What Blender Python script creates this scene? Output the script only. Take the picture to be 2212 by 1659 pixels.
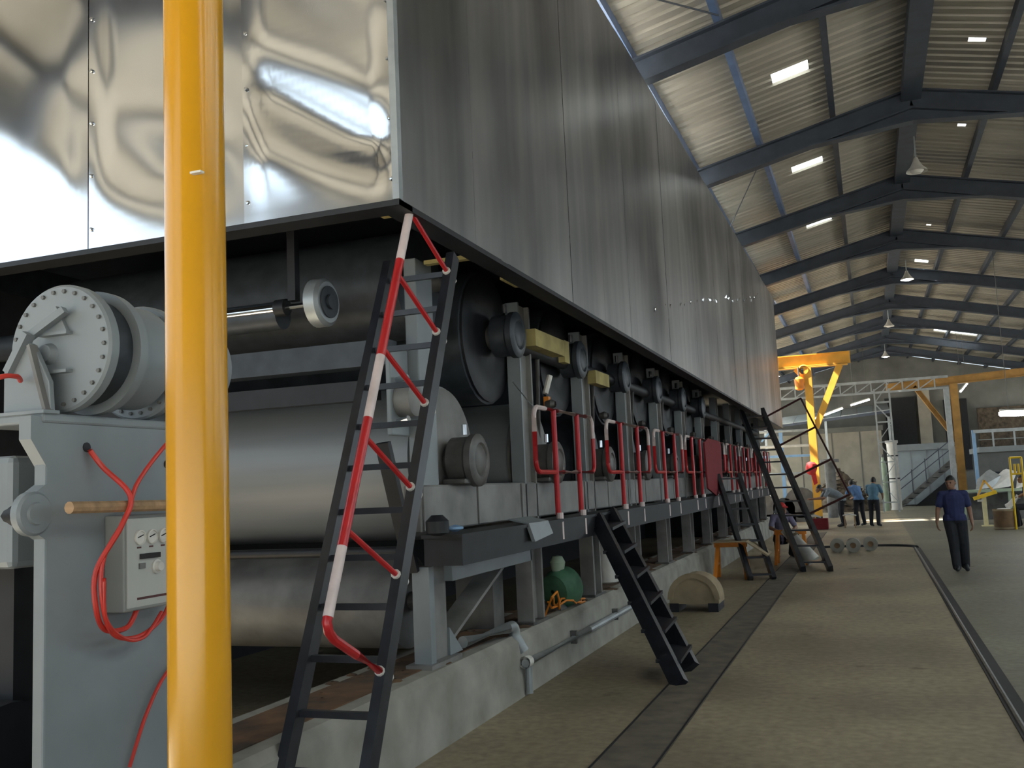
import bpy, bmesh, math, random
from mathutils import Vector, Matrix
random.seed(7)
SC = bpy.context.scene
for o in list(bpy.data.objects): bpy.data.objects.remove(o)
COL = SC.collection

# ------------------------------------------------------------------ camera
cam_data = bpy.data.cameras.new('camera'); cam_data.sensor_width = 36; cam_data.lens = 2080/2212*36
cam_data.clip_end = 400; cam_data.clip_start = .05
cam = bpy.data.objects.new('camera', cam_data); COL.objects.link(cam)
CR = Matrix(((0.9366223, 0.07915204, 0.34128231), (0.3474744, -0.0855218, -0.93378133), (-0.04472362, 0.99318728, -0.10760493)))
cam.matrix_world = Matrix.Translation((0, 0, 1.7)) @ CR.to_4x4()
SC.camera = cam

# ------------------------------------------------------------------ world, daylight, exposure
w = bpy.data.worlds.new('overcast_sky'); SC.world = w; w.use_nodes = True
bg = w.node_tree.nodes['Background']; bg.inputs[0].default_value = (0.72, 0.87, 1.0, 1); bg.inputs[1].default_value = 1.8
SC.view_settings.view_transform = 'Standard'; SC.view_settings.look = 'None'
SC.view_settings.gamma = 1; SC.view_settings.use_curve_mapping = False
SC.view_settings.exposure = 0.08
def portal(name, loc, rot, sx, sy):          # helps the renderer find the daylight in an opening; gives no light itself
    l = bpy.data.lights.new(name, 'AREA'); l.shape = 'RECTANGLE'; l.size = sx; l.size_y = sy
    l.cycles.is_portal = True
    o = bpy.data.objects.new(name, l); COL.objects.link(o); o.location = loc; o.rotation_euler = rot
PI = math.pi
portal('daylight_left_clerestory', (-9.0, 2.5, 4.45), (0, -PI/2, 0), 2.9, 13)
portal('daylight_back_door', (.2, -4, 3.05), (PI/2, 0, 0), 17.6, 6.1)
portal('daylight_far_left_bay', (-9.0, 41.5, 2.95), (0, -PI/2, 0), 5.9, 21)
portal('daylight_right_clerestory', (11.4, 28, 3.95), (0, PI/2, 0), 2.7, 64)
sun_d = bpy.data.lights.new('sun', 'SUN'); sun_d.energy = 32; sun_d.angle = .02; sun_d.color = (1, .95, .86)
sun = bpy.data.objects.new('sun', sun_d); COL.objects.link(sun); sun.rotation_euler = Vector((.62, .15, -.77)).to_track_quat('-Z', 'Y').to_euler()

# ------------------------------------------------------------------ materials
MATS = {}
def mat(name, col, rough=.6, metal=0., var=.12, scale=5., bump=0., col2=None, stretch=None, detail=6, emit=None, trans=0., thr=None):
    if name in MATS: return MATS[name]
    m = bpy.data.materials.new(name); m.use_nodes = True; nt = m.node_tree; N = nt.nodes; L = nt.links
    p = N['Principled BSDF']
    p.inputs['Roughness'].default_value = rough; p.inputs['Metallic'].default_value = metal
    tc = N.new('ShaderNodeTexCoord'); mp = N.new('ShaderNodeMapping'); L.new(tc.outputs['Object'], mp.inputs[0])
    if stretch: mp.inputs['Scale'].default_value = stretch
    nz = N.new('ShaderNodeTexNoise'); nz.inputs['Scale'].default_value = scale; nz.inputs['Detail'].default_value = detail
    L.new(mp.outputs[0], nz.inputs[0])
    cr = N.new('ShaderNodeValToRGB'); L.new(nz.outputs['Fac'], cr.inputs[0])
    a, b = (thr if thr else (.3, .7))
    cr.color_ramp.elements[0].position = a; cr.color_ramp.elements[1].position = b
    c2 = col2 if col2 else tuple(min(1, c*(1+var)) for c in col)
    c1 = col if col2 else tuple(c*(1-var) for c in col)
    cr.color_ramp.elements[0].color = (*c1, 1); cr.color_ramp.elements[1].color = (*c2, 1)
    L.new(cr.outputs[0], p.inputs['Base Color'])
    if bump:
        bp = N.new('ShaderNodeBump'); bp.inputs['Strength'].default_value = bump; bp.inputs['Distance'].default_value = .02
        L.new(nz.outputs['Fac'], bp.inputs['Height']); L.new(bp.outputs[0], p.inputs['Normal'])
    if emit:
        p.inputs['Emission Color'].default_value = (*emit[0], 1); p.inputs['Emission Strength'].default_value = emit[1]
    if trans: p.inputs['Transmission Weight'].default_value = trans
    MATS[name] = m; return m
M_sheet = mat('polished_sheet_metal', (.80, .82, .85), .14, 1, .05, 2)
M_sheet_side = mat('dull_streaked_sheet_metal', (.38, .38, .385), .36, .9, 0, 2.2, col2=(.56, .545, .53), stretch=(.3, 1.6, .07), thr=(.32, .68), detail=5)
def blotch(m, scale, lo, stretch):        # broad darker clouds on top of the streaks
    nt = m.node_tree; N = nt.nodes; L = nt.links; p = N['Principled BSDF']; src = p.inputs['Base Color'].links[0].from_socket
    tc = N.new('ShaderNodeTexCoord'); mp = N.new('ShaderNodeMapping'); mp.inputs['Scale'].default_value = stretch; L.new(tc.outputs['Object'], mp.inputs[0])
    nz = N.new('ShaderNodeTexNoise'); nz.inputs['Scale'].default_value = scale; nz.inputs['Detail'].default_value = 4; L.new(mp.outputs[0], nz.inputs[0])
    r = N.new('ShaderNodeValToRGB'); r.color_ramp.elements[0].position = .35; r.color_ramp.elements[0].color = (lo, lo, lo, 1); r.color_ramp.elements[1].position = .62; L.new(nz.outputs['Fac'], r.inputs[0])
    mx = N.new('ShaderNodeMix'); mx.data_type = 'RGBA'; mx.blend_type = 'MULTIPLY'; mx.inputs[0].default_value = 1
    L.new(src, mx.inputs[6]); L.new(r.outputs[0], mx.inputs[7]); L.new(mx.outputs[2], p.inputs['Base Color'])
blotch(M_sheet_side, .6, .42, (1, 1, .5))
M_bounce_top = mat('pale_bounce_top', (.80, .80, .79), .5, 0, .08, 2)  # near-white so the unseen hood top bounces daylight onto the roof
M_dark = mat('dark_steel_and_shade', (.042, .050, .060), .45, .1, .3, 8)  # dark steel; also stands for shade on the drums under the hood
M_ink = mat('black_steel_and_shade', (.012, .013, .016), .55, 0, .3, 8)  # near-black steel; also stands for shade in gaps and on hidden parts
M_black = mat('black_ladder_paint', (.018, .020, .026), .35, .0, .35, 9)
M_grey = mat('grey_machine_paint', (.235, .262, .275), .42, 0, .10, 3, bump=.03)
M_grey_dull = mat('oily_grey_paint', (.13, .13, .125), .5, 0, .35, 4, bump=.05)
M_grey_dirty = mat('dirty_grey_paint', (.20, .195, .185), .5, 0, .30, 3.5, bump=.05)
M_cast = mat('cast_iron', (.12, .117, .11), .45, .3, .2, 12, bump=.1)
M_drum = mat('turned_iron_drum', (.25, .265, .275), .42, .15, .06, 4, stretch=(.2, 3, 3))
M_chrome = mat('bright_steel', (.75, .77, .8), .15, 1, .05, 5)
M_yellow = mat('yellow_gloss_enamel', (.66, .315, .012), .2, 0, .05, 3)
M_yellow2 = mat('yellow_crane_paint', (.80, .42, .06), .4, 0, .12, 3)
M_yellow_dull = mat('dull_yellow_paint', (.42, .23, .06), .55, 0, .2, 3)  # darker, browner yellow for the second crane
M_yellow3 = mat('bright_yellow_paint', (.85, .55, .02), .4, 0, .1, 5)
M_cream = mat('cream_paint', (.80, .72, .42), .5, 0, .1, 5)
M_orange = mat('orange_paint', (.75, .24, .02), .5, 0, .15, 5)
M_red = mat('red_gloss_paint', (.50, .018, .022), .3, 0, .15, 8)
M_white = mat('white_pipe_paint', (.70, .58, .56), .4, 0, .12, 9)
M_offwhite = mat('off_white_paint', (.62, .60, .55), .5, 0, .15, 5)
M_hose = mat('red_rubber_hose', (.62, .045, .03), .4, 0, .15, 9)
M_box = mat('enclosure_grey', (.25, .255, .24), .45, 0, .06, 4)
M_door = mat('pale_grey_door', (.47, .475, .44), .45, 0, .05, 4)
M_wood = mat('bare_timber', (.38, .24, .13), .7, 0, .25, 4, bump=.1, stretch=(1, 6, 6))
M_plinth = mat('cast_concrete', (.22, .21, .18), .85, 0, .3, 2.5, bump=.15, col2=(.40, .385, .34))
M_rust = mat('rusty_grime', (.055, .040, .028), .9, 0, .2, 5, bump=.4, col2=(.19, .10, .05))
M_insul = mat('yellowed_insulation', (.40, .33, .13), .9, 0, .25, 4, bump=.3)
M_roof = mat('galvanised_roof_sheet', (.44, .41, .35), .45, .25, .2, 1.2, stretch=(.3, 2, 1))
M_steel_blue = mat('blue_grey_structural_paint', (.050, .062, .085), .5, .0, .2, 4)
M_purlin_lit = mat('lit_purlin_blue', (.11, .17, .31), .45, 0, .2, 4)
M_wall = mat('grey_cement_wall', (.20, .20, .185), .9, 0, .25, .8, bump=.1)
M_beige = mat('beige_block_wall', (.42, .39, .32), .9, 0, .15, 1.5, bump=.1)
M_galv = mat('galvanised_steel', (.40, .43, .44), .45, .5, .15, 6)
M_bluegrey = mat('blue_grey_panel', (.30, .345, .37), .5, 0, .1, 2)
M_green = mat('green_paint', (.06, .16, .09), .5, 0, .3, 8)
M_palegreen = mat('pale_green_paint', (.36, .45, .33), .5, 0, .12, 5)
M_bluepipe = mat('light_blue_paint', (.25, .42, .65), .4, 0, .1, 5)
M_redbrown = mat('dark_red_and_shaded_red', (.07, .016, .014), .5, 0, .2, 8)
M_tube = mat('fluorescent_tube', (1, 1, 1), .5, 0, 0, 1, emit=((.92, .97, 1), 22))
M_bulb = mat('lamp_bulb', (1, 1, 1), .5, 0, 0, 1, emit=((.9, .95, 1), 10))
M_skin = mat('skin', (.28, .145, .09), .55, 0, .08, 20)
M_hair = mat('black_hair', (.012, .011, .010), .5, 0, .2, 60)
M_navy = mat('navy_shirt', (.022, .030, .105), .85, 0, .15, 14, bump=.2)
M_trouser = mat('dark_trousers', (.016, .018, .024), .9, 0, .2, 14, bump=.2)
M_blueshirt = mat('blue_work_shirt', (.12, .23, .45), .85, 0, .12, 14, bump=.2)
M_tealshirt = mat('teal_work_shirt', (.09, .19, .27), .85, 0, .12, 14, bump=.2)
M_greyshirt = mat('grey_work_shirt', (.20, .23, .26), .85, 0, .12, 14, bump=.2)
M_redshirt = mat('dark_red_shirt', (.22, .018, .025), .85, 0, .12, 14, bump=.2)
M_lilac = mat('lilac_grey_shirt', (.22, .20, .30), .85, 0, .12, 14, bump=.2)
M_cap = mat('red_cap', (.55, .03, .03), .7, 0, .1, 14)
M_cloth = mat('white_rag', (.70, .68, .64), .9, 0, .1, 6, bump=.2)
M_board = mat('brown_fibre', (.20, .12, .06), .8, 0, .25, 6, bump=.1)
M_tan = mat('tan_felt', (.34, .27, .17), .9, 0, .2, 4, bump=.15)
M_heap = mat('brown_scrap', (.05, .04, .03), .9, 0, .3, 6, bump=.5, col2=(.17, .13, .09))
M_glass_dark = mat('dark_gauge_glass', (.03, .03, .03), .15, 0, .1, 5)
M_outside = mat('sunlit_yard', (.42, .41, .38), .9, 0, .1, .5)

def floor_material():
    m = bpy.data.materials.new('worn_concrete_floor'); m.use_nodes = True; nt = m.node_tree; N = nt.nodes; L = nt.links
    p = N['Principled BSDF']; tc = N.new('ShaderNodeTexCoord')
    n1 = N.new('ShaderNodeTexNoise'); n1.inputs['Scale'].default_value = .55; n1.inputs['Detail'].default_value = 5
    n2 = N.new('ShaderNodeTexNoise'); n2.inputs['Scale'].default_value = 14; n2.inputs['Detail'].default_value = 8
    n3 = N.new('ShaderNodeTexNoise'); n3.inputs['Scale'].default_value = 1.7; n3.inputs['Detail'].default_value = 4
    for n in (n1, n2, n3): L.new(tc.outputs['Object'], n.inputs[0])
    r1 = N.new('ShaderNodeValToRGB'); e = r1.color_ramp.elements
    e[0].position = .33; e[0].color = (.195, .158, .105, 1); e[1].position = .68; e[1].color = (.40, .335, .225, 1)
    L.new(n1.outputs['Fac'], r1.inputs[0])
    r2 = N.new('ShaderNodeValToRGB'); e = r2.color_ramp.elements
    e[0].position = .3; e[0].color = (.7, .7, .7, 1); e[1].position = .7; e[1].color = (1.1, 1.1, 1.1, 1)
    L.new(n2.outputs['Fac'], r2.inputs[0])
    mx = N.new('ShaderNodeMix'); mx.data_type = 'RGBA'; mx.blend_type = 'MULTIPLY'; mx.inputs[0].default_value = 1
    L.new(r1.outputs[0], mx.inputs[6]); L.new(r2.outputs[0], mx.inputs[7])
    r3 = N.new('ShaderNodeValToRGB'); e = r3.color_ramp.elements      # oil stains
    e[0].position = .66; e[0].color = (1, 1, 1, 1); e[1].position = .74; e[1].color = (.45, .43, .42, 1)
    L.new(n3.outputs['Fac'], r3.inputs[0])
    mx2 = N.new('ShaderNodeMix'); mx2.data_type = 'RGBA'; mx2.blend_type = 'MULTIPLY'; mx2.inputs[0].default_value = 1
    L.new(mx.outputs[2], mx2.inputs[6]); L.new(r3.outputs[0], mx2.inputs[7])
    sx = N.new('ShaderNodeSeparateXYZ'); L.new(tc.outputs['Object'], sx.inputs[0])     # greyer slab right of the rail
    ra = N.new('ShaderNodeMapRange'); ra.inputs[1].default_value = .82; ra.inputs[2].default_value = .86; L.new(sx.outputs[0], ra.inputs[0])
    mx3 = N.new('ShaderNodeMix'); mx3.data_type = 'RGBA'; mx3.blend_type = 'MULTIPLY'; mx3.inputs[7].default_value = (.66, .73, .82, 1)
    L.new(ra.outputs[0], mx3.inputs[0]); L.new(mx2.outputs[2], mx3.inputs[6])
    L.new(mx3.outputs[2], p.inputs['Base Color'])
    rr = N.new('ShaderNodeMapRange'); rr.inputs[3].default_value = .38; rr.inputs[4].default_value = .7
    L.new(n1.outputs['Fac'], rr.inputs[0]); L.new(rr.outputs[0], p.inputs['Roughness'])
    b = N.new('ShaderNodeBump'); b.inputs['Strength'].default_value = .12; b.inputs['Distance'].default_value = .01
    L.new(n2.outputs['Fac'], b.inputs['Height']); L.new(b.outputs[0], p.inputs['Normal'])
    return m
M_floor = floor_material()
def pane_material():
    m = bpy.data.materials.new('milky_skylight_plastic'); m.use_nodes = True; nt = m.node_tree; N = nt.nodes
    t = N.new('ShaderNodeBsdfTranslucent'); t.inputs[0].default_value = (.80, .84, .85, 1)
    nt.links.new(t.outputs[0], N['Material Output'].inputs[0]); return m
M_pane = pane_material()

# ------------------------------------------------------------------ mesh helpers
V = Vector
class MB:
    """collects shapes, then links them as ONE mesh object"""
    def __init__(s): s.v = []; s.f = []; s.m = []; s.sm = []; s.mats = []
    def mi(s, m):
        if m not in s.mats: s.mats.append(m)
        return s.mats.index(m)
    def add(s, vs, fs, m, smooth=False):
        o = len(s.v); s.v += [tuple(v) for v in vs]; k = s.mi(m)
        for f in fs: s.f.append(tuple(i+o for i in f)); s.m.append(k); s.sm.append(smooth)
        return s
    def box(s, a, b, m):
        x0, y0, z0 = (min(a[i], b[i]) for i in range(3)); x1, y1, z1 = (max(a[i], b[i]) for i in range(3))
        vs = [(x0,y0,z0),(x1,y0,z0),(x1,y1,z0),(x0,y1,z0),(x0,y0,z1),(x1,y0,z1),(x1,y1,z1),(x0,y1,z1)]
        return s.add(vs, [(0,3,2,1),(4,5,6,7),(0,1,5,4),(1,2,6,5),(2,3,7,6),(3,0,4,7)], m)
    def frame(s, d, up=None):
        d = d.normalized(); u = V(up) if up else (V((0,0,1)) if abs(d.z) < .9 else V((0,1,0)))
        a = d.cross(u).normalized(); return a, a.cross(d).normalized()
    def bar(s, p, q, wd, ht, m, up=None):
        p, q = V(p), V(q); a, b = s.frame(q-p, up); a = a*wd/2; b = b*ht/2
        vs = [p-a-b, p+a-b, p+a+b, p-a+b, q-a-b, q+a-b, q+a+b, q-a+b]
        return s.add(vs, [(0,3,2,1),(4,5,6,7),(0,1,5,4),(1,2,6,5),(2,3,7,6),(3,0,4,7)], m)
    def ibeam(s, p, q, wd, ht, m, t=.03):
        p, q = V(p), V(q); a, b = s.frame(q-p)
        s.bar(p, q, t, ht-t, m); o = b*(ht/2-t/2)
        s.bar(p+o, q+o, wd, t, m); s.bar(p-o, q-o, wd, t, m); return s
    def tube(s, p, q, r, m, r2=None, n=14, cap=True):
        p, q = V(p), V(q); r2 = r if r2 is None else r2; a, b = s.frame(q-p); vs = []
        for c, rr in ((p, r), (q, r2)):
            for i in range(n):
                t = 2*PI*i/n; vs.append(c + a*math.cos(t)*rr + b*math.sin(t)*rr)
        s.add(vs, [(i, (i+1) % n, n+(i+1) % n, n+i) for i in range(n)], m, True)
        if cap:
            s.add(vs[:n], [tuple(range(n-1, -1, -1))], m); s.add(vs[n:], [tuple(range(n))], m)
        return s
    def path(s, pts, r, m, n=8, closed=False):
        pts = [V(p) for p in pts]; k = len(pts); vs = []; prev = None
        for i, p in enumerate(pts):
            d = (pts[(i+1) % k]-pts[i-1]) if closed else (pts[min(i+1, k-1)]-pts[max(i-1, 0)])
            d.normalize()
            if prev is None: a, b = s.frame(d)
            else:
                a = (prev - d*prev.dot(d)).normalized(); b = d.cross(a)
            prev = a
            vs += [p + (a*math.cos(2*PI*j/n) + b*math.sin(2*PI*j/n))*r for j in range(n)]
        fs = []
        for i in range(k if closed else k-1):
            for j in range(n):
                i2 = (i+1) % k; fs.append((i*n+j, i*n+(j+1) % n, i2*n+(j+1) % n, i2*n+j))
        if not closed: fs += [tuple(range(n-1, -1, -1)), tuple((k-1)*n+j for j in range(n))]
        return s.add(vs, fs, m, True)
    def lathe(s, prof, org, axis, m, n=32, smooth=True):
        """prof: list of (along, radius)"""
        org = V(org); d = V(axis).normalized(); a, b = s.frame(d); vs = []; fs = []
        for (l, r) in prof:
            for i in range(n):
                t = 2*PI*i/n; vs.append(org + d*l + (a*math.cos(t)+b*math.sin(t))*max(r, 1e-4))
        for k in range(len(prof)-1):
            for i in range(n): fs.append((k*n+i, k*n+(i+1) % n, (k+1)*n+(i+1) % n, (k+1)*n+i))
        return s.add(vs, fs, m, smooth)
    def prism(s, pts, d, m):
        """extrude a polygon of 3-D points by vector d"""
        n = len(pts); d = V(d); vs = [V(p) for p in pts] + [V(p)+d for p in pts]
        return s.add(vs, [tuple(range(n-1, -1, -1)), tuple(range(n, 2*n))] + [(i, (i+1) % n, n+(i+1) % n, n+i) for i in range(n)], m)
    def mesh(s, name):
        me = bpy.data.meshes.new(name); me.from_pydata(s.v, [], s.f)
        for m in s.mats: me.materials.append(m)
        me.polygons.foreach_set('material_index', s.m); me.polygons.foreach_set('use_smooth', s.sm)
        bm = bmesh.new(); bm.from_mesh(me); bmesh.ops.recalc_face_normals(bm, faces=bm.faces)
        for e in bm.edges:
            if len(e.link_faces) == 2 and e.calc_face_angle(0) > .62: e.smooth = False
        bm.to_mesh(me); bm.free()
        me.update(); return me
    def build(s, name, parent=None, origin=None, bevel=0):
        me = s.mesh(name); o = bpy.data.objects.new(name, me); COL.objects.link(o)
        if origin is not None:
            me.transform(Matrix.Translation(-V(origin))); o.location = origin
        if parent:
            o.parent = parent
            if parent.type == 'EMPTY' or True: o.matrix_parent_inverse = PINV(parent)
        if bevel:
            b = o.modifiers.new('edge', 'BEVEL'); b.width = bevel; b.segments = 2; b.limit_method = 'ANGLE'
        return o
def PINV(p):
    m = Matrix.Identity(4); chain = []
    while p: chain.append(p); p = p.parent
    for q in reversed(chain): m = m @ q.matrix_parent_inverse @ q.matrix_basis
    return m.inverted()
def tag(o, label, cat, group=None):
    o['label'] = label; o['category'] = cat
    if group: o['group'] = group
    return o
def thing(name, loc, label, cat, group=None):
    o = bpy.data.objects.new(name, None); COL.objects.link(o); o.location = loc; o.empty_display_size = .2
    return tag(o, label, cat, group)
def struct(o): o['kind'] = 'structure'; return o
def share(src, name, parent, loc, rot=None):
    c = bpy.data.objects.new(name, src.data); COL.objects.link(c); c.parent = parent
    c.matrix_parent_inverse = PINV(parent); c.location = loc
    if rot: c.rotation_euler = rot
    return c
def arc(c, r, a0, a1, n, u, v):
    c, u, v = V(c), V(u), V(v)
    return [c + u*math.cos(a0+(a1-a0)*i/n)*r + v*math.sin(a0+(a1-a0)*i/n)*r for i in range(n+1)]
ORD = ['first', 'second', 'third', 'fourth', 'fifth', 'sixth', 'seventh', 'eighth', 'ninth', 'tenth', 'eleventh', 'twelfth']

# ================================================================== SETTING
XR, ZR, SL = 1.2, 8.64, .232            # ridge line, roof pitch
XL, XE = -9.0, 11.4
Y0, Y1 = -4.0, 60.0
def roofz(x): return ZR - SL*abs(x-XR)
struct(MB().box((XL, Y0, -.25), (XE, Y1, 0), M_floor).build('floor'))
struct(MB().box((-70, -70, -.45), (70, 110, -.26), M_outside).build('yard_ground'))
# walls; unseen openings shaped for the daylight they let in
def wall(name, segs, m=M_wall):
    b = MB()
    for a, c in segs: b.box(a, c, m)
    return struct(b.build(name))
ez = roofz(XL)-.02
wall('wall_left', [((XL-.2, Y0, 5.9), (XL, Y1, ez)), ((XL-.2, Y0, 0), (XL, 9, 3.0)), ((XL-.2, 9, 0), (XL, 31, 5.9)), ((XL-.2, 52, 0), (XL, Y1, 5.9))])
rw = [((XE, Y0, 5.3), (XE+.2, Y1, ez)), ((XE, Y0, 0), (XE+.2, 25, 2.6)), ((XE, 35, 0), (XE+.2, Y1, 2.6))]
for y in range(-4, 60, 8): rw.append(((XE, y, 2.6), (XE+.2, y+1.2, 5.3)))
wall('wall_right', rw)
def gable(name, y, outline, t=.2):
    return struct(MB().prism([(x, y, z) for x, z in outline], (0, t, 0), M_wall).build(name))
top = [(XE, ez), (XR, ZR-.02), (XL, ez)]
gable('wall_back', Y0-.2, [(XL, 0), (-8.6, 0), (-8.6, 6.05), (-3.4, 6.05), (-3.4, 2.7), (9.0, 2.7), (9.0, 0), (XE, 0)] + top)
wf = gable('wall_far', Y1, [(XL, 0), (XE, 0)] + top)

# roof: corrugated sheets, purlins, rafters, skylights
roof = struct(thing('ceiling', (XR, 25, ZR), 'x', 'x')); del roof['label'], roof['category']
def sheet_mesh(side, holes=None):
    """one metre wide trapezoid-ribbed sheet from eave to ridge, y 0..1; holes = (xa, xb, ya, yb)"""
    prof = []
    for k in range(4):
        y = k*.25; prof += [(y, 0), (y+.15, 0), (y+.17, .045), (y+.23, .045)]
    prof.append((1.0, 0))
    xs = [XR, XE+.3] if side > 0 else [XR, XL-.3]
    if holes: xs = [XR, holes[1], holes[0], XL-.3] if side < 0 else [XR, holes[0], holes[1], XE+.3]
    b = MB()
    for i in range(len(xs)-1):
        for j in range(len(prof)-1):
            ya, yb = prof[j][0], prof[j+1][0]
            if holes and i == 1 and ya >= holes[2]-1e-4 and yb <= holes[3]+1e-4: continue
            vs = [(x, y, roofz(x)+h) for x, (y, h) in ((xs[i], prof[j]), (xs[i+1], prof[j]), (xs[i+1], prof[j+1]), (xs[i], prof[j+1]))]
            b.add(vs, [(0, 1, 2, 3)], M_roof)
    return b
sky_l = {15: (-1.0, -.42, .5, .98), 20: (-1.05, -.42, .5, .98), 25: (-1.05, -.42, .5, .98), 30: (-1.1, -.42, .5, .98), 36: (-1.05, -.45, 0, .48), 41: (-1.2, -.2, .25, .98),
  9: (-6.2, -3.3, 0, .98, 'open'), 11: (-6.2, -3.3, 0, .98, 'open'), 12: (-6.2, -3.3, 0, .98, 'open'), 14: (-6.2, -3.3, 0, .98, 'open'), 16: (-6.2, -3.3, 0, .98, 'open'),
  34: (-6.0, -2.65, 0, .98, 'open'), 35: (-6.0, -2.65, 0, .98, 'open'), 46: (-8.6, -2.7, 0, .98)}      # 'open' ones: unseen gaps added so sun reaches the hood top and jib crane
sky_r = {20: (2.15, 2.3, .25, .40), 28: (2.0, 2.12, .5, .65), 33: (1.9, 2.3, .25, .65), 16: (2.0, 2.25, .25, .40), 48: (3.3, 5.1, 0, .98)}
for y in (5, 7, 9, 10, 11, 12, 13, 14, 16, 17, 19, 21, 23, 26): sky_l.setdefault(y, (-8.6, -3.05, 0, .98))  # this and the next four rows: unseen skylights added to brighten the hall
for y in (33, 36, 38, 41, 43, 45, 47, 50, 53, 56): sky_l.setdefault(y, (-8.6, -4.4, 0, .98))
for y in (-2, 1, 3, 5, 7, 9, 11, 13): sky_r.setdefault(y, (4.6, 9.6, 0, .98))
for y in (18, 20, 22, 24, 26, 30, 32): sky_r.setdefault(y, (7.0, 10.8, 0, .98))
for y in (36, 39, 42, 44, 46, 50, 54): sky_r.setdefault(y, (9.2, 11.0, 0, .98))
base = {}
for side in (-1, 1):
    o = sheet_mesh(side).build('roof_sheet', roof); o.location = (0, Y0, 0); base[side] = o
    for i in range(1, int(Y1-Y0)):
        y = Y0+i; hs = (sky_l if side < 0 else sky_r).get(int(y))
        if hs:
            o = sheet_mesh(side, hs).build('roof_sheet', roof); o.location = (0, y, 0)
            xa, xb, ya, yb = hs[:4]
            if len(hs) == 4: MB().prism([(xa, y+ya, roofz(xa)+.05), (xb, y+ya, roofz(xb)+.05), (xb, y+yb, roofz(xb)+.05), (xa, y+yb, roofz(xa)+.05)], (0, 0, .01), M_pane).build('skylight_pane', roof)
        else: share(base[side], 'roof_sheet', roof, (0, y, 0))
MB().box((XR-.25, Y0, ZR+.0), (XR+.25, Y1, ZR+.07), M_roof).build('ridge_cap', roof)
for k in range(-7, 8):
    x = XR+k*1.33 if k != -3 else -2.69
    z = roofz(x)-.085
    m = M_purlin_lit if k in (-3, -2) else M_steel_blue  # purlins by the hood get a lighter blue for the light on them
    MB().box((x-.05, Y0, z-.085), (x+.05, Y1, z+.075), m).build('purlin', roof)
MB().box((XR-.16, Y0, ZR-.42), (XR+.16, Y1, ZR-.2), M_steel_blue).build('ridge_beam', roof)
rmesh = None
for k in range(-4, 8):
    y = 18.0+5.25*k
    if rmesh is None:
        b = MB()
        for s_, xe in ((-1, XL), (1, XE)):
            a = V((XR, y, ZR-.40)); e = V((xe, y, roofz(xe)-.40)); b.ibeam(a, e, .22, .36, M_steel_blue)
            h = a + (e-a)*.17
            b.prism([(XR, y-.02, ZR-.56), (h.x, y-.02, h.z-.16), (XR, y-.02, ZR-.80)], (0, .04, 0), M_steel_blue)
            b.bar((XR, y, ZR-.80), (h.x, y, h.z-.17), .22, .03, M_steel_blue)
        rmesh = b.build('rafter', roof); y_first = y
    else: share(rmesh, 'rafter', roof, (0, y-y_first, 0))
# thin sag rods under the nearest bays
for i, (p, q) in enumerate((((-2.8, 10.0, 7.45), (-1.4, 12.4, 7.78)), ((-2.8, 22.9, 7.4), (-1.4, 18.2, 7.75)))):
    MB().tube(p, q, .012, M_steel_blue, n=6).build('sag_rod', roof)

# crane tracks sunk in the floor
MB().box((.76, -2, 0), (.90, 23.2, .006), M_ink).build('trim_1')
struct(bpy.data.objects['trim_1'])
t1 = bpy.data.objects['trim_1']
pts = [(.83-.10*(1-math.cos(a))*8, 23.2+.7*math.sin(a), .004) for a in [i*PI/16 for i in range(9)]]
MB().path(pts+[(-.8, 23.8, .004), (-1.3, 23.7, .004)], .05, M_ink, n=6).build('rail_curve', t1)
MB().tube((.80, -2, .0), (.80, 23.2, .0), .022, M_cast, n=8).build('rail_head', t1)
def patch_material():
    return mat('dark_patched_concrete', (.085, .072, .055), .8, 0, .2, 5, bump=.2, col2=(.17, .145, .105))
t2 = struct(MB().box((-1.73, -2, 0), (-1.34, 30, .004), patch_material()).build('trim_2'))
MB().box((-1.735, -2, 0), (-1.72, 30, .009), M_ink).build('joint', t2)
MB().box((-1.36, -2, 0), (-1.345, 30, .009), M_ink).build('joint', t2)

# ================================================================== DRYER PLINTH
pl = thing('machine_plinth', (-3.0, 15, 0), 'long cast concrete plinth under the paper machine', 'plinth')
b = MB(); b.prism([(-2.80, 1, 0), (-2.82, 1, .44), (-2.87, 1, .49), (-3.45, 1, .49), (-3.45, 1, 0)], (0, 29.5, 0), M_plinth); b.build('concrete_base', pl)
b = MB()
for i in range(150):
    y = random.uniform(4.6, 29); x = random.uniform(-3.4, -2.93); s = random.uniform(.03, .12)
    b.lathe([(0, s), (.012, s*.8), (.02, s*.2)], (x, y, .485), (0, 0, 1), M_rust, n=7)
o = b.build('rust_flakes', pl); o['kind'] = 'stuff'
MB().box((-3.35, 1.2, .489), (-2.98, 29, .497), M_rust).build('grime_layer', pl)
MB().box((-2.83, 4.02, .02), (-2.80, 4.08, .30), M_ink).build('drain_slot', pl)

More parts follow.
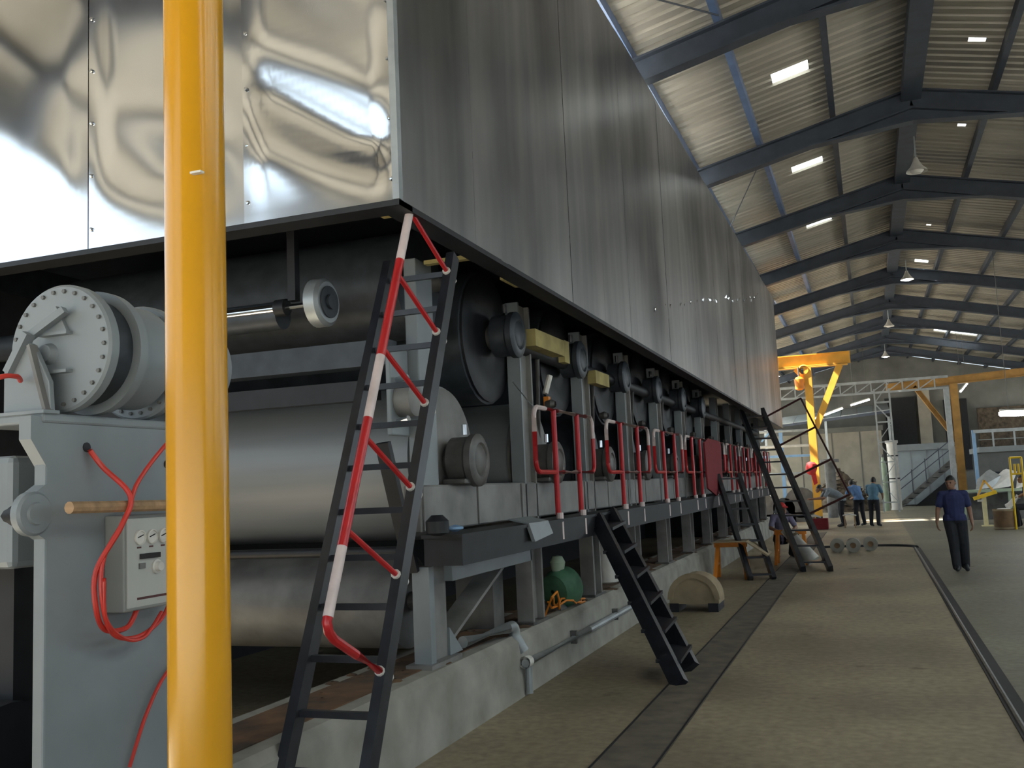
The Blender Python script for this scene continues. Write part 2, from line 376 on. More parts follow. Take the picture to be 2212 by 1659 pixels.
# ================================================================== DRYER HOOD
HX, HY0, HY1 = -2.4, 4.825, 30.5
def hb(y): return 3.366 - .0085*(y-HY0)      # lower edge sags slightly along the length
def ht(y): return 6.93 + .010*(y-HY0)
def htx(x): return 6.93 - .13*(HX-x)
hood = thing('dryer_hood', (-4.8, 17, 3.3), 'huge sheet metal dryer hood hanging over the paper machine', 'hood')
def rnd(x, s): return math.sin(x*12.9898+s*78.233)*43758.5453 % 1
def dent(x, z, s):
    d = .030*math.sin(2.1*x+s)*math.sin(1.3*z+s*2)+.012*math.sin(4.3*x+1.7*z+s*3)
    d += .018*math.exp(-((x-.25)**2*6+(z-4.0)**2*4))
    return d
seams = [-7.30, -6.50, -5.87, -4.664, -3.45, -2.4]
for i in range(len(seams)-1):
    xa, xb = seams[i], seams[i+1]; nx, nz = 26, 60; vs = []; fs = []
    za, zb = hb(HY0), ht(HY0)
    for r in range(nz+1):
        for c in range(nx+1):
            u, v = c/nx, r/nz; x = xa+(xb-xa)*u; z = za+(htx(x)-za)*v
            e = min(1, min(u, 1-u)*7)*min(1, (v*9))
            vs.append((x, HY0 + (i % 2)*.004 + e*(dent(x-xb, z, i*1.7+.6)) + e*.010*math.sin(9*z+5*x)*math.exp(-(v*4)) + (e*.045*math.exp(-((z-3.62+(x-xb)*.62)**2)*22) if i == 4 else 0), z))
    for r in range(nz):
        for c in range(nx):
            k = r*(nx+1)+c; fs.append((k, k+1, k+nx+2, k+nx+1))
    MB().add(vs, fs, M_sheet, True).build('front_sheet', hood)
rv = None
for x in seams[2:]:
    for k in range(9):
        z = 3.5+k*.36; c = (x-.045 if x > -2.5 else x+.03, HY0-.006, z)
        if rv is None: rv = MB().lathe([(-.006, .002), (-.005, .010), (.004, .013)], (0, 0, 0), (0, 1, 0), M_chrome, n=8).build('rivet', hood); rv.location = c
        else: share(rv, 'rivet', hood, c)
# long side: overlapping sheets, each a little out of true
y = HY0; k = 0
while y < HY1-.1:
    y2 = min(HY1, y+1.15); t = random.uniform(-.002, .002); nx, nz = 6, 14; vs = []; fs = []
    for r in range(nz+1):
        for c in range(nx+1):
            u, v = c/nx, r/nz; yy = y+(y2-y)*u; e = math.sin(PI*u)
            vs.append((HX + t*(u-.5) + (k % 2)*.0012 + e*.006*math.sin(3*v*PI+k*2.1) + e*random.uniform(-.001, .001), yy, hb(yy)+(ht(yy)-hb(yy))*v))
    for r in range(nz):
        for c in range(nx):
            i = r*(nx+1)+c; fs.append((i, i+1, i+nx+2, i+nx+1))
    MB().add(vs, fs, M_sheet_side, True).build('side_sheet', hood)
    y = y2; k += 1
e_ = .26
MB().prism([(HX-.02, HY0+.06, 6.93), (-7.3, HY0+.06, htx(-7.3)), (-7.3, HY1, htx(-7.3)), (HX-.02, HY1, 6.93+e_)], (0, 0, .03), M_bounce_top).build('top_sheet', hood)
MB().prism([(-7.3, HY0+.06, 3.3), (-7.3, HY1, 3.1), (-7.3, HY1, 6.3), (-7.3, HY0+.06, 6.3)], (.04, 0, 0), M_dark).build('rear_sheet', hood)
MB().prism([(-7.3, HY1-.02, 3.13), (HX, HY1-.02, 3.13), (HX, HY1-.02, 7.18), (-7.3, HY1-.02, 6.3)], (0, .03, 0), M_sheet_side).build('end_sheet', hood)
MB().box((HX-.03, HY0-.02, 3.37), (HX+.012, HY0+.03, 6.95), M_galv).build('corner_angle', hood)
b = MB(); b.prism([(HX+.006, HY0-.01, hb(HY0)-.03), (HX+.006, HY1, hb(HY1)-.03), (HX-.15, HY1, hb(HY1)-.03), (HX-.15, HY0-.01, hb(HY0)-.03)], (0, 0, .035), M_ink); b.build('side_flange', hood)
MB().box((-7.3, HY0-.012, hb(HY0)-.03), (HX+.006, HY0+.16, hb(HY0)+.004), M_ink).build('front_flange', hood)
for i, (xa, xb, ya, yb, z) in enumerate(((-2.62, -2.44, 4.92, 5.06, 3.345), (-2.95, -2.55, 6.3, 6.36, 3.36), (-2.62, -2.44, 7.0, 7.35, 3.34))):
    MB().box((xa, ya, z), (xb, yb, z+.03), M_insul).build('insulation_strip', hood)
# inner lining hides the hood cavity
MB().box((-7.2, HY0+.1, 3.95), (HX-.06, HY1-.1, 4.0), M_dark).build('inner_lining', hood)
# shiny tabs added to give a slanting row of glints up the side
cl = None
for i in range(26):
    y = 12+i*.56+random.uniform(-.2, .2); z = 3.925+.182*(y-12)+random.uniform(-.05, .05)
    if cl is None: cl = MB().prism([(0, 0, 0), (.02, .05, .03), (.0, .10, .0), (.0, .05, -.04)], (.008, 0, 0), M_chrome).build('glint_tab', hood); cl.location = (HX+.004, y, z)
    else: share(cl, 'glint_tab', hood, (HX+.004, y, z), (random.uniform(-.6, .6), 0, random.uniform(-.5, .5)))

# ================================================================== DRYER FRAME
fr = thing('dryer_side_frame', (-3.0, 17, .49), 'grey steel side frame of the paper machine below the hood', 'machine frame')
MB().box((-3.10, 6.15, 1.42), (-2.97, 29, 1.75), M_grey_dirty).build('bearing_beam', fr, bevel=.008)
for i in range(11):
    ya = 6.15+i*2.05
    MB().box((-2.972, ya+.03, 1.43), (-2.955, ya+1.0, 1.74), M_grey_dirty).build('beam_panel', fr, bevel=.004)
    MB().box((-2.972, ya+1.04, 1.43), (-2.955, ya+2.02, 1.74), M_grey_dirty).build('beam_panel', fr, bevel=.004)
cm = lm = None
for i in range(11):
    y = 8.32+2.03*i
    if cm is None:
        b = MB(); b.box((-3.08, y, 1.40), (-2.955, y+.035, 3.42), M_grey); b.box((-3.03, y+.035, 1.40), (-3.0, y+.30, 3.42), M_grey_dirty); b.box((-3.08, y+.30, 1.40), (-2.955, y+.335, 3.42), M_grey_dirty)
        cm = b.build('column', fr, origin=(-3.0, y, 1.4)); y00 = y
        b = MB(); b.box((-3.05, y-.10, .49), (-2.90, y-.06, 1.16), M_grey_dirty); b.box((-2.99, y-.06, .49), (-2.96, y+.18, 1.16), M_grey_dirty); b.box((-3.05, y+.18, .49), (-2.90, y+.22, 1.16), M_grey_dirty)
        b.box((-3.08, y-.16, .49), (-2.88, y+.28, .515), M_cast)
        lm = b.build('leg', fr, origin=(-3.0, y, .49))
    else:
        share(cm, 'column', fr, (-3.0, y, 1.4)); share(lm, 'leg', fr, (-3.0, y, .49))
# end column and front leg beside the ladder
MB().box((-3.08, 6.22, 1.74), (-2.98, 6.50, 3.40), M_grey).build('end_column', fr, bevel=.01)
b = MB(); b.box((-3.06, 6.16, .49), (-2.93, 6.24, 1.18), M_grey); b.box((-3.02, 6.24, .49), (-2.97, 6.52, 1.18), M_grey_dirty); b.box((-3.10, 6.10, .49), (-2.90, 6.62, .52), M_grey_dirty)
b.prism([(-2.98, 6.52, .52), (-2.98, 6.75, .52), (-2.98, 6.52, .72)], (.03, 0, 0), M_grey); b.build('end_leg', fr)
MB().box((-3.05, 6.5, 1.05), (-2.90, 8.25, 1.18), M_grey).build('tie_beam', fr, bevel=.006)
b = MB(); b.box((-2.95, 6.14, 1.19), (-2.66, 29, 1.38), M_ink); b.box((-2.95, 6.10, 1.38), (-2.64, 29, 1.405), M_ink); b.build('walkway_channel', fr)
b = MB(); b.prism([(-3.25, 6.75, .56), (-3.05, 6.75, .56), (-3.05, 7.95, 1.02), (-3.25, 7.95, 1.02)], (0, 0, .03), M_grey_dirty); b.build('sloped_chute', fr)
MB().box((-3.5, 7.9, .49), (-3.15, 8.15, 1.1), M_grey_dull).build('inner_leg', fr)
b = MB(); b.prism([(-2.63, 7.45, 1.41), (-2.63, 7.95, 1.41), (-2.60, 7.98, 1.30), (-2.60, 7.50, 1.26)], (-.03, 0, 0), M_grey); b.prism([(-2.63, 7.45, 1.40), (-2.63, 7.95, 1.40), (-2.80, 7.95, 1.44), (-2.80, 7.45, 1.44)], (0, 0, .012), M_grey); b.build('bent_tray', fr)
# steam header and brackets high under the hood, yellowed lagging on the near stretch
MB().tube((-3.0, 7.9, 3.02), (-3.0, 28.5, 2.95), .07, M_ink, n=12).build('steam_header', fr)
MB().box((-2.93, 8.35, 3.0), (-2.80, 9.25, 3.16), M_insul).build('lagging', fr)
MB().box((-2.93, 9.45, 2.97), (-2.86, 9.62, 3.2), M_insul).build('lagging', fr)
MB().box((-2.95, 10.6, 2.85), (-2.85, 11.2, 3.0), M_insul).build('lagging', fr)
for i in range(10):
    y = 8.9+2.03*i
    MB().tube((-2.98, y, 2.95), (-3.12, y+.35, 2.2), .022, M_cast, n=8).build('steam_hose', fr)
    MB().lathe([(0, .035), (.06, .05), (.10, .03)], (-2.93, y+.05, 2.50), (1, 0, 0), M_cast, n=10).build('valve', fr)
MB().tube((-2.96, 9.05, 2.62), (-2.92, 9.10, 2.80), .03, M_offwhite, n=8).build('steam_cock', fr)
MB().box((-2.95, 8.95, 2.45), (-2.90, 9.02, 2.58), M_orange).build('warning_tag', fr)
# cross members, with black sheets added to keep light out of the machine
ds = thing('cross_beams_and_light_block', (-6.68, 17, 0), 'cross beams and added black light-blocking sheets deep behind the dryer drums', 'machine frame')
MB().box((-6.75, 5.2, 0), (-6.6, 30, 3.5), M_ink).build('side_light_block', ds)
MB().box((-6.6, 29.35, 0), (-3.12, 29.45, 3.3), M_ink).build('end_light_block', ds)
MB().box((-6.6, 5.95, 2.60), (-3.10, 6.12, 2.78), M_dark).build('cross_beam', ds)
MB().box((-6.6, 5.95, 2.36), (-3.2, 6.05, 2.50), M_ink).build('cross_beam', ds)
MB().tube((-6.6, 6.10, 1.30), (-3.12, 6.10, 1.30), .035, M_ink).build('doctor_bar', ds)
MB().lathe([(0, .03), (.02, .08), (.1, .08), (.14, .04)], (-2.80, 6.05, 1.40), (0, 0, 1), M_ink, n=12).build('oil_cup', fr)
MB().lathe([(0, .01), (.02, .06), (.035, .06), (.05, .01)], (-2.80, 6.35, 1.41), (0, 0, 1), M_bluepipe, n=12).build('blue_rag_ring', fr)

# drums: lower row in full, upper row half hidden by the hood
def drum(y, z, r, name, label, group, near):
    t = thing(name, (-3.0, y, z), label, 'drum', group)
    seg = 56 if near else 28
    MB().lathe([(0, r-.03), (.01, r), (3.4, r), (3.41, r-.03)], (-6.55, y, z), (1, 0, 0), M_drum if near else M_dark, n=seg).build('shell', t)  # far and upper drums take darker materials for the shade they sit in
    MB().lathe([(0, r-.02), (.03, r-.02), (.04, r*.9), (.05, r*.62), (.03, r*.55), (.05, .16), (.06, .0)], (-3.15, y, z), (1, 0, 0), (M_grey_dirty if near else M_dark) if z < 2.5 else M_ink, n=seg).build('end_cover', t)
    MB().lathe([(0, .11), (.10, .11), (.10, .0)], (-3.10, y, z), (1, 0, 0), M_cast, n=20).build('journal', t)
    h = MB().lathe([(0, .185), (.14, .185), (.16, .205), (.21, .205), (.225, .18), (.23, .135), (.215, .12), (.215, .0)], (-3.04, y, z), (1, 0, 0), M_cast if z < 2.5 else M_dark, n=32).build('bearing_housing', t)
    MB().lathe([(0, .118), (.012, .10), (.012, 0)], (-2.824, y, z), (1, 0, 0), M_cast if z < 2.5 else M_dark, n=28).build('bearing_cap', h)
    if z < 2.5: MB().box((-3.05, y-.22, 1.75), (-2.86, y+.22, z-.14), M_cast).build('bearing_foot', t, bevel=.01)
    MB().tube((-2.94, y-.02, z+.20), (-2.94, y-.02, z+.28), .022, M_chrome, n=8).build('grease_nipple', h)
    return t
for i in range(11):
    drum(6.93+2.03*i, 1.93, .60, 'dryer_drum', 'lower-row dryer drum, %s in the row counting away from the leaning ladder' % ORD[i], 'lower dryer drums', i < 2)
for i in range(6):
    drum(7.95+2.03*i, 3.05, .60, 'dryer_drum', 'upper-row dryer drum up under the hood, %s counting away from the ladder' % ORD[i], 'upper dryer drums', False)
# press / felt rolls at the near end
t = thing('felt_roll', (-3.2, 6.45, .93), 'dull grey lower roll beneath the big front drum', 'roll')
MB().lathe([(0, 0), (.001, .34), (3.25, .34), (3.26, 0)], (-6.5, 6.5, .91), (1, 0, 0), M_grey_dull, n=40).build('shell', t)
MB().tube((-3.25, 6.5, .91), (-3.02, 6.5, .91), .07, M_cast).build('journal', t)
t = thing('felt_roll', (-3.4, 5.65, 3.0), 'thin dark guide roll with a bright shaft under the hood front', 'roll')
MB().tube((-6.5, 5.72, 2.98), (-3.78, 5.72, 2.98), .10, M_dark, n=24).build('shell', t)
MB().tube((-4.35, 5.62, 3.01), (-3.74, 5.62, 3.01), .030, M_chrome, n=16).build('bright_shaft', t)
MB().tube((-3.76, 5.62, 3.01), (-3.68, 5.62, 3.01), .06, M_ink, n=16).build('collar', t)
MB().tube((-3.68, 5.62, 3.01), (-3.42, 5.62, 3.01), .018, M_chrome, n=10).build('shaft_end', t)
MB().lathe([(0, .0), (.0, .13), (.02, .165), (.10, .165), (.12, .14), (.12, .0)], (-3.47, 5.62, 3.01), (1, 0, 0), M_galv, n=28).build('rope_sheave', t)
MB().box((-3.66, 5.6, 3.05), (-3.60, 5.66, 3.9), M_ink).build('hanger', t)
MB().lathe([(0, .11), (.012, .11), (.012, .05), (.03, .05), (.03, 0)], (-3.35, 5.62, 3.01), (1, 0, 0), M_dark, n=24).build('sheave_web', t)
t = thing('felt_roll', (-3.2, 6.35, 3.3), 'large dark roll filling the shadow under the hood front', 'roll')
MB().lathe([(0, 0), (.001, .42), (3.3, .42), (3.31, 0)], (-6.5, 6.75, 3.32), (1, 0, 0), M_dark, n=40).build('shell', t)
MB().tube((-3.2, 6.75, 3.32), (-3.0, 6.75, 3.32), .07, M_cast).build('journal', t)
# bolted pillow block seen through the ladder
t = thing('pillow_block', (-3.1, 6.3, 2.1), 'light grey pillow block with two bright bolts behind the ladder rungs', 'bearing')
b = MB(); b.box((-3.10, 5.93, 2.10), (-3.06, 6.21, 2.72), M_grey); b.build('plate', t, bevel=.01)
MB().lathe([(0, .12), (.12, .12), (.13, .08), (.13, 0)], (-3.06, 6.07, 2.35), (1, 0, 0), M_grey_dirty, n=24).build('boss', t)
MB().tube((-3.06, 6.02, 2.49), (-2.96, 5.99, 2.50), .022, M_chrome, n=6).build('bolt', t)
MB().tube((-3.06, 6.01, 2.19), (-2.96, 5.99, 2.21), .026, M_chrome, n=6).build('bolt', t)
b = MB()
b.bar((-3.12, 5.9, 2.05), (-3.05, 6.15, 1.15), .10, .05, M_ink); b.build('stay', t)

# green pump with orange leads under the walkway
t = thing('green_pump', (-3.0, 9.3, .5), 'small green pump motor under the walkway behind loose orange wires', 'pump')
MB().lathe([(0, .02), (.02, .16), (.12, .20), (.25, .20), (.32, .14), (.36, .03)], (-3.05, 9.25, .66), (.3, .9, .15), M_green, n=20).build('casing', t)
MB().lathe([(0, .06), (.10, .08), (.16, .05), (.17, 0)], (-3.02, 9.36, .84), (0, 0, 1), M_palegreen, n=12).build('terminal_box', t)
MB().box((-3.16, 9.15, .49), (-2.94, 9.55, .54), M_cast).build('foot', t)
for j in range(3):
    pts = [(-2.91+.05*math.sin(i*.9+j*2), 8.55+.13*i+.12*j, .51+(.26-.07*j)*abs(math.sin(i*.8+j))*(1-i/9)) for i in range(10)]
    tag(MB().path(pts, .011, M_orange, n=6).build('orange_wire'), ['orange wire looping up beside the green pump', 'orange wire lying slack on the plinth edge', 'orange wire nearest the pipe elbow on the plinth'][j], 'wire', 'loose orange wires')
t = thing('pale_canister', (-3.12, 12.0, .49), 'pale rounded canister standing on the plinth behind the low ladder', 'canister')
MB().lathe([(0, .12), (.02, .15), (.40, .16), (.52, .11), (.56, .04), (.56, 0)], (-3.12, 11.6, .50), (0, 0, 1), M_offwhite, n=18).build('shell', t)
MB().lathe([(0, .04), (.08, .04), (.08, 0)], (-3.12, 11.6, 1.05), (0, 0, 1), M_cast, n=10).build('neck', t)
# pipe strapped to the plinth
pts = [(-2.95, 6.75, .575), (-2.86, 7.45, .575)] + arc((-2.86, 7.55, .50), .075, PI/2, -.2, 6, (0, 1, 0), (0, 0, 1)) + [(-2.80, 7.66, .36)]
t = thing('drain_pipe', (-2.8, 9, .25), 'pale drain pipe bent over the plinth edge and run along its face', 'pipe')
MB().path(pts, .045, M_galv, n=12).build('elbow', t)
MB().path([(-2.77, 7.6, .27), (-2.77, 9.5, .255), (-2.77, 12.6, .25)], .035, M_galv, n=10).build('run', t)
MB().lathe([(0, .05), (.1, .05)], (-2.77, 7.58, .28), (0, 1, -.05), M_offwhite, n=12).build('union', t)
MB().tube((-2.765, 7.66, .27), (-2.765, 7.66, .02), .03, M_galv, n=10).build('drop_leg', t)
for y in (9.0, 10.6, 12.0): MB().box((-2.82, y, .20), (-2.75, y+.04, .32), M_cast).build('clip', t)

# ================================================================== GUARD RAILS
def guard(y0, y1, i):
    X = -2.70; zt, zb = 2.40, 1.83; r = .022; c = .10
    label = '%s red and white tubular guard rail along the machine, counting from the ladder' % ORD[i]
    t = thing('guard_rail', (X, (y0+y1)/2, 1.40), label, 'guard rail', 'red and white guard rails')
    L_ = y1-y0; pa, pb = y0+L_*.30, y0+L_*.70
    def seg(name, pts, m): MB().path(pts, r, m, n=8).build(name, t)
    zc = zt-.22
    seg('loop_corner', [(X, y0, zc)] + arc((X, y0+c, zt-c), c, PI, PI/2, 5, (0, 1, 0), (0, 0, 1)) + [(X, y0+L_*.17, zt)], M_white)
    seg('top_rail', [(X, y0+L_*.17, zt), (X, pa+L_*.06, zt)], M_red)
    seg('top_rail', [(X, pa+L_*.06, zt), (X, pb-L_*.05, zt)], M_white)
    seg('top_rail', [(X, pb-L_*.05, zt), (X, y1-L_*.13, zt)], M_red)
    seg('loop_corner', [(X, y1-L_*.13, zt)] + arc((X, y1-c, zt-c), c, PI/2, 0, 5, (0, 1, 0), (0, 0, 1)) + [(X, y1, zc)], M_white)
    seg('loop_side', [(X, y0, zc)] + arc((X, y0+c, zb+c), c, PI, 1.5*PI, 5, (0, 1, 0), (0, 0, 1)) + [(X, pa, zb)], M_red)
    seg('bottom_rail', [(X, pa, zb), (X, pa+.12*L_, zb)], M_red)
    seg('bottom_rail', [(X, pa+.12*L_, zb), (X, pb-.06*L_, zb)], M_white)
    seg('loop_side', [(X, pb-.06*L_, zb)] + arc((X, y1-c, zb+c), c, 1.5*PI, 2*PI, 5, (0, 1, 0), (0, 0, 1)) + [(X, y1, zc)], M_red)
    for p in (pa, pb):
        MB().tube((X, p, 1.44), (X, p, zt), .026, M_red, n=10).build('post', t)
        MB().tube((X+.015, p, 1.22), (X+.015, p, 1.46), .034, M_white, n=10).build('socket', t)
    return t
gy = [(7.90, 9.78), (10.35, 12.5), (12.85, 14.9), (15.2, 17.2), (17.5, 19.5), (19.8, 21.8), (22.1, 24.1), (24.4, 26.4), (26.7, 28.7)]
guards = [guard(a, b_, i) for i, (a, b_) in enumerate(gy)]
MB().path([(-2.72, 7.45, 2.58), (-2.71, 7.8, 2.44), (-2.70, 7.98, 2.38)], .005, M_galv, n=5).build('tie_cord', guards[0])

# ================================================================== LADDERS
def ladder(name, label, B, T, U, nr, rail_w, rail_d, m, first=.05, last=.97, treads=0., rail_seg=None):
    """B, T: foot and head of the left rail; U: vector to the right rail"""
    B, T, U = V(B), V(T), V(U); t = thing(name, B+U/2, label, 'ladder')
    d = (T-B).normalized(); nrm = U.cross(d).normalized()
    for o in (V((0, 0, 0)), U):
        MB().bar(B+o, T+o, rail_w, rail_d, m, up=nrm).build('stringer', t)
    for i in range(nr):
        f = first+(last-first)*i/(nr-1); p = B+(T-B)*f
        if treads: MB().bar(p, p+U, treads, .03, m, up=(0, 0, 1)).build('tread', t)
        else: MB().bar(p, p+U, .034, .034, m).build('rung', t)
    return t, d, nrm
LB, LT, LU = V((-2.79, 3.98, 0)), V((-2.90, 5.66, 3.22)), V((.46, 0, 0))
t, d, n_ = ladder('steel_ladder', 'tall black steel ladder with red and white handrail leaning under the hood corner', LB, LT, LU, 13, .055, .09, M_black, .04, .96)
if n_.y > 0: n_ = -n_
off = n_*.62
RBt, RTt = LB+LU, LT+LU
def rp(f): return RBt+(RTt-RBt)*f
for i, f in enumerate((.25, .39, .531, .682, .823, .955)):        # strut roots along the right stringer
    p = rp(f)
    if i: MB().tube(p+n_*.03, p+off, .015, M_red, n=10).build('strut', t)
    MB().tube(p-n_*.06, p+n_*.06, .026, M_offwhite, n=10).build('strut_clamp', t)
p = rp(.25)
MB().path([p+n_*.03, p+off*.5, p+off*.86, p+off*.95+d*.015, p+off+d*.05, rp(.272)+off], .023, M_red, n=10).build('handrail_bend', t)
for fa, fb, m in ((.27, .365, M_white), (.365, .56, M_red), (.56, .667, M_white), (.667, .85, M_red), (.85, .955, M_white)):
    MB().tube(rp(fa)+off, rp(fb)+off, .025, m, n=12).build('handrail', t)

ladder('steel_ladder', 'low black ladder with flat treads propped from the walkway to the floor', (-1.63, 8.22, 0), (-2.66, 9.62, 1.36), (0.0, .56, .04), 6, .07, .14, M_black, .12, .92, treads=.22)
ladder('steel_ladder', 'narrow black ladder leaning on the walkway behind the timber trestle', (-2.0, 16.6, 0), (-2.62, 17.9, 1.75), (.36, .12, 0), 7, .07, .14, M_black, treads=.16)
t, d, n_ = ladder('steel_ladder', 'long black stair ladder rising under the far end of the hood', (-1.24, 18.0, 0), (-2.62, 22.3, 3.15), (.46, 0, 0), 12, .08, .24, M_black, treads=.24)
for i in range(4):
    p = V((-1.24+.46, 18, 0)) + (V((-2.62, 22.3, 3.15))-V((-1.24, 18, 0)))*(.30+.22*i)
    q = p + V((.80, -.10, .36)); MB().tube(p, q, .022, M_redbrown, n=8).build('strut', t)  # handrail red darkened to carry the shadow it stands in
    if i == 0: q0 = q
MB().tube(q0, q, .02, M_redbrown, n=8).build('handrail', t)

# ================================================================== PRESS FRAME AT LEFT
pf = thing('press_frame', (-3.1, 3.2, 0), 'blue-grey painted press frame behind the yellow pole', 'machine frame')
b = MB(); b.box((-3.06, 2.89, 0), (-3.0, 3.85, 2.06), M_grey); b.build('upright', pf, bevel=.01)
MB().box((-3.34, 3.55, 0), (-3.06, 3.85, 2.0), M_grey_dull).build('inner_rib', pf)
b = MB(); b.box((-3.36, 2.87, 2.035), (-2.992, 3.90, 2.075), M_grey); b.build('head_plate', pf, bevel=.01)
MB().prism([(-3.06, 2.90, 1.58), (-3.06, 2.80, 1.64), (-3.06, 2.80, 1.74), (-3.06, 2.90, 1.80)], (.06, 0, 0), M_grey).build('lug', pf)
MB().prism([(-3.06, 2.90, 1.86), (-3.06, 2.82, 1.97), (-3.06, 2.82, 2.06), (-3.06, 2.90, 2.06)], (.06, 0, 0), M_grey).build('lug', pf)
MB().lathe([(0, .085), (.03, .085), (.04, .075), (.04, .045), (.05, .04), (.05, 0)], (-3.03, 2.84, 1.685), (1, 0, 0), M_grey, n=28).build('pivot_boss', pf)
MB().lathe([(0, .018), (.004, .018), (.004, 0)], (-3.0, 3.58, 1.88), (1, 0, 0), M_ink, n=12).build('bolt_hole', pf)
MB().lathe([(0, .020), (.004, .020), (.004, 0)], (-3.0, 3.10, 1.945), (1, 0, 0), M_ink, n=12).build('bolt_hole', pf)
# neighbouring arm at the very edge of the frame
b = MB(); b.box((-3.95, 3.05, 1.46), (-3.34, 3.3, 1.93), M_grey); b.build('swing_arm', pf, bevel=.03)
MB().box((-4.2, 3.3, 0), (-3.6, 3.6, 1.9), M_ink).build('gap_shade_block', pf)  # black block standing for the dark gap beside the frame
MB().tube((-3.40, 3.10, 1.68), (-3.05, 3.00, 1.68), .05, M_ink).build('pivot_pin', pf)
MB().lathe([(0, .0), (.0, .34), (2.2, .34)], (-3.5, 3.2, .55), (-1, 0, 0), M_ink, n=32).build('lower_roll', pf)
def air_cylinder(y, x, z, r, ln, label, bracket):
    t = thing('air_cylinder', (x, y, z-r), label, 'cylinder', 'press loading cylinders')
    MB().lathe([(.05, r-.015), (.055, r-.04), (.17, r-.04), (.175, r-.015)], (x, y, z), (0, 1, 0), M_dark, n=48).build('rubber_bellows', t)
    MB().lathe([(0, 0), (0, r-.01), (.01, r), (.05, r), (.05, r-.05)], (x, y, z), (0, 1, 0), M_grey, n=48).build('end_cap', t)
    MB().lathe([(.17, r-.06), (.17, r), (.215, r), (.215, r-.05)], (x, y, z), (0, 1, 0), M_grey, n=48).build('rear_flange', t)
    MB().lathe([(.21, r-.035), (ln, r-.035), (ln, 0)], (x, y, z), (0, 1, 0), M_grey, n=48).build('barrel', t)
    bo = None
    for k in range(26):
        a = 2*PI*k/26; c = (x+math.cos(a)*(r-.03), y-.004, z+math.sin(a)*(r-.03))
        if bo is None: bo = MB().lathe([(-.006, 0), (-.006, .0085), (.004, .0095)], (0, 0, 0), (0, 1, 0), M_grey_dull, n=6).build('bolt', t); bo.location = c
        else: share(bo, 'bolt', t, c)
    if bracket:
        MB().prism([(x-.09, y, z+.06), (x+.06, y, z+.06), (x+.00, y, z+.17)], (0, -.02, 0), M_grey).build('gusset', t)
        MB().box((x-.08, y-.035, z+.050), (x+.07, y, z+.062), M_grey).build('rib', t)
        MB().box((x-.08, y-.035, z-.105), (x+.07, y, z-.092), M_grey).build('rib', t)
        MB().lathe([(-.03, 0), (-.03, .035), (0, .045)], (x-.05, y, z-.02), (0, 1, 0), M_grey, n=18).build('centre_boss', t)
    return t
air_cylinder(2.99, -3.035, 2.345, .262, .42, 'near grey air cylinder with a ring of bolts on its end cap', True)
air_cylinder(3.50, -3.10, 2.345, .262, .40, 'rear grey air cylinder half hidden by the yellow pole', False)
# triangular support bracket in front of the near cylinder
t = thing('cylinder_bracket', (-3.2, 2.85, 2.06), 'pointed grey bracket with a sloping arm in front of the near air cylinder', 'bracket')
b = MB(); b.prism([(-3.235, 2.93, 2.075), (-2.99, 2.93, 2.075), (-3.00, 2.93, 2.20), (-3.085, 2.93, 2.355), (-3.125, 2.93, 2.37), (-3.19, 2.93, 2.30), (-3.235, 2.93, 2.28)], (0, -.025, 0), M_grey); b.build('plate', t, bevel=.004)
MB().bar((-3.20, 2.90, 2.25), (-3.10, 2.90, 2.40), .045, .03, M_grey).build('flange', t)
MB().bar((-3.12, 2.92, 2.39), (-2.97, 2.955, 2.49), .035, .028, M_grey).build('arm', t)
MB().bar((-2.995, 2.90, 2.075), (-3.085, 2.90, 2.35), .016, .04, M_grey_dirty).build('edge_rib', t)
MB().box((-3.24, 2.86, 2.072), (-2.98, 2.94, 2.085), M_grey).build('base', t)
# control box with gauges
t = thing('control_box', (-2.95, 3.33, 1.27), 'grey control box with round gauges and small switches on the press frame', 'control box')
BX = -2.90
b = MB(); b.box((-3.0, 3.20, 1.265), (BX, 3.52, 1.66), M_box); b.build('enclosure', t, bevel=.006)
MB().box((BX-.001, 3.215, 1.28), (BX+.006, 3.505, 1.645), M_door).build('door', t)
for k in range(3):
    g = MB().lathe([(0, .031), (.012, .031), (.014, .026), (.008, .025), (.008, 0)], (BX+.004, 3.285+k*.072, 1.565), (1, 0, 0), M_offwhite, n=20).build('gauge', t)
    MB().bar((BX+.0135, 3.268+k*.072, 1.565), (BX+.0135, 3.300+k*.072, 1.575), .004, .004, M_glass_dark).build('needle', g)
    MB().box((BX+.005, 3.27+k*.072, 1.520), (BX+.007, 3.295+k*.072, 1.527), M_redbrown).build('nameplate', t)
MB().box((BX+.005, 3.285, 1.475), (BX+.018, 3.40, 1.497), M_glass_dark).build('breaker_row', t)
MB().box((BX+.005, 3.28, 1.435), (BX+.012, 3.315, 1.458), M_grey_dull).build('label_plate', t)
MB().lathe([(0, .030), (.010, .030), (.012, .022), (.03, .018), (.03, 0)], (BX+.004, 3.385, 1.437), (1, 0, 0), M_offwhite, n=18).build('selector_knob', t)
MB().box((BX+.005, 3.27, 1.308), (BX+.007, 3.45, 1.318), M_redbrown).build('nameplate', t)
tag(MB().tube((-2.86, 2.87, 1.702), (-2.86, 3.55, 1.692), .024, M_wood, n=10).build('timber_batten'), 'round bare timber stick lying across above the control box', 'batten')
def hose(pts, r, label):
    # smooth the control points
    P = [V(p) for p in pts]; out = []
    for i in range(len(P)-1):
        p0, p1, p2, p3 = P[max(i-1, 0)], P[i], P[i+1], P[min(i+2, len(P)-1)]
        for k in range(8):
            u = k/8; out.append(.5*((2*p1)+(p2-p0)*u+(2*p0-5*p1+4*p2-p3)*u*u+(3*p1-p0-3*p2+p3)*u**3))
    out.append(P[-1]); return tag(MB().path(out, r, M_hose, n=8).build('red_hose'), label, 'hose', 'red hoses on the press frame')
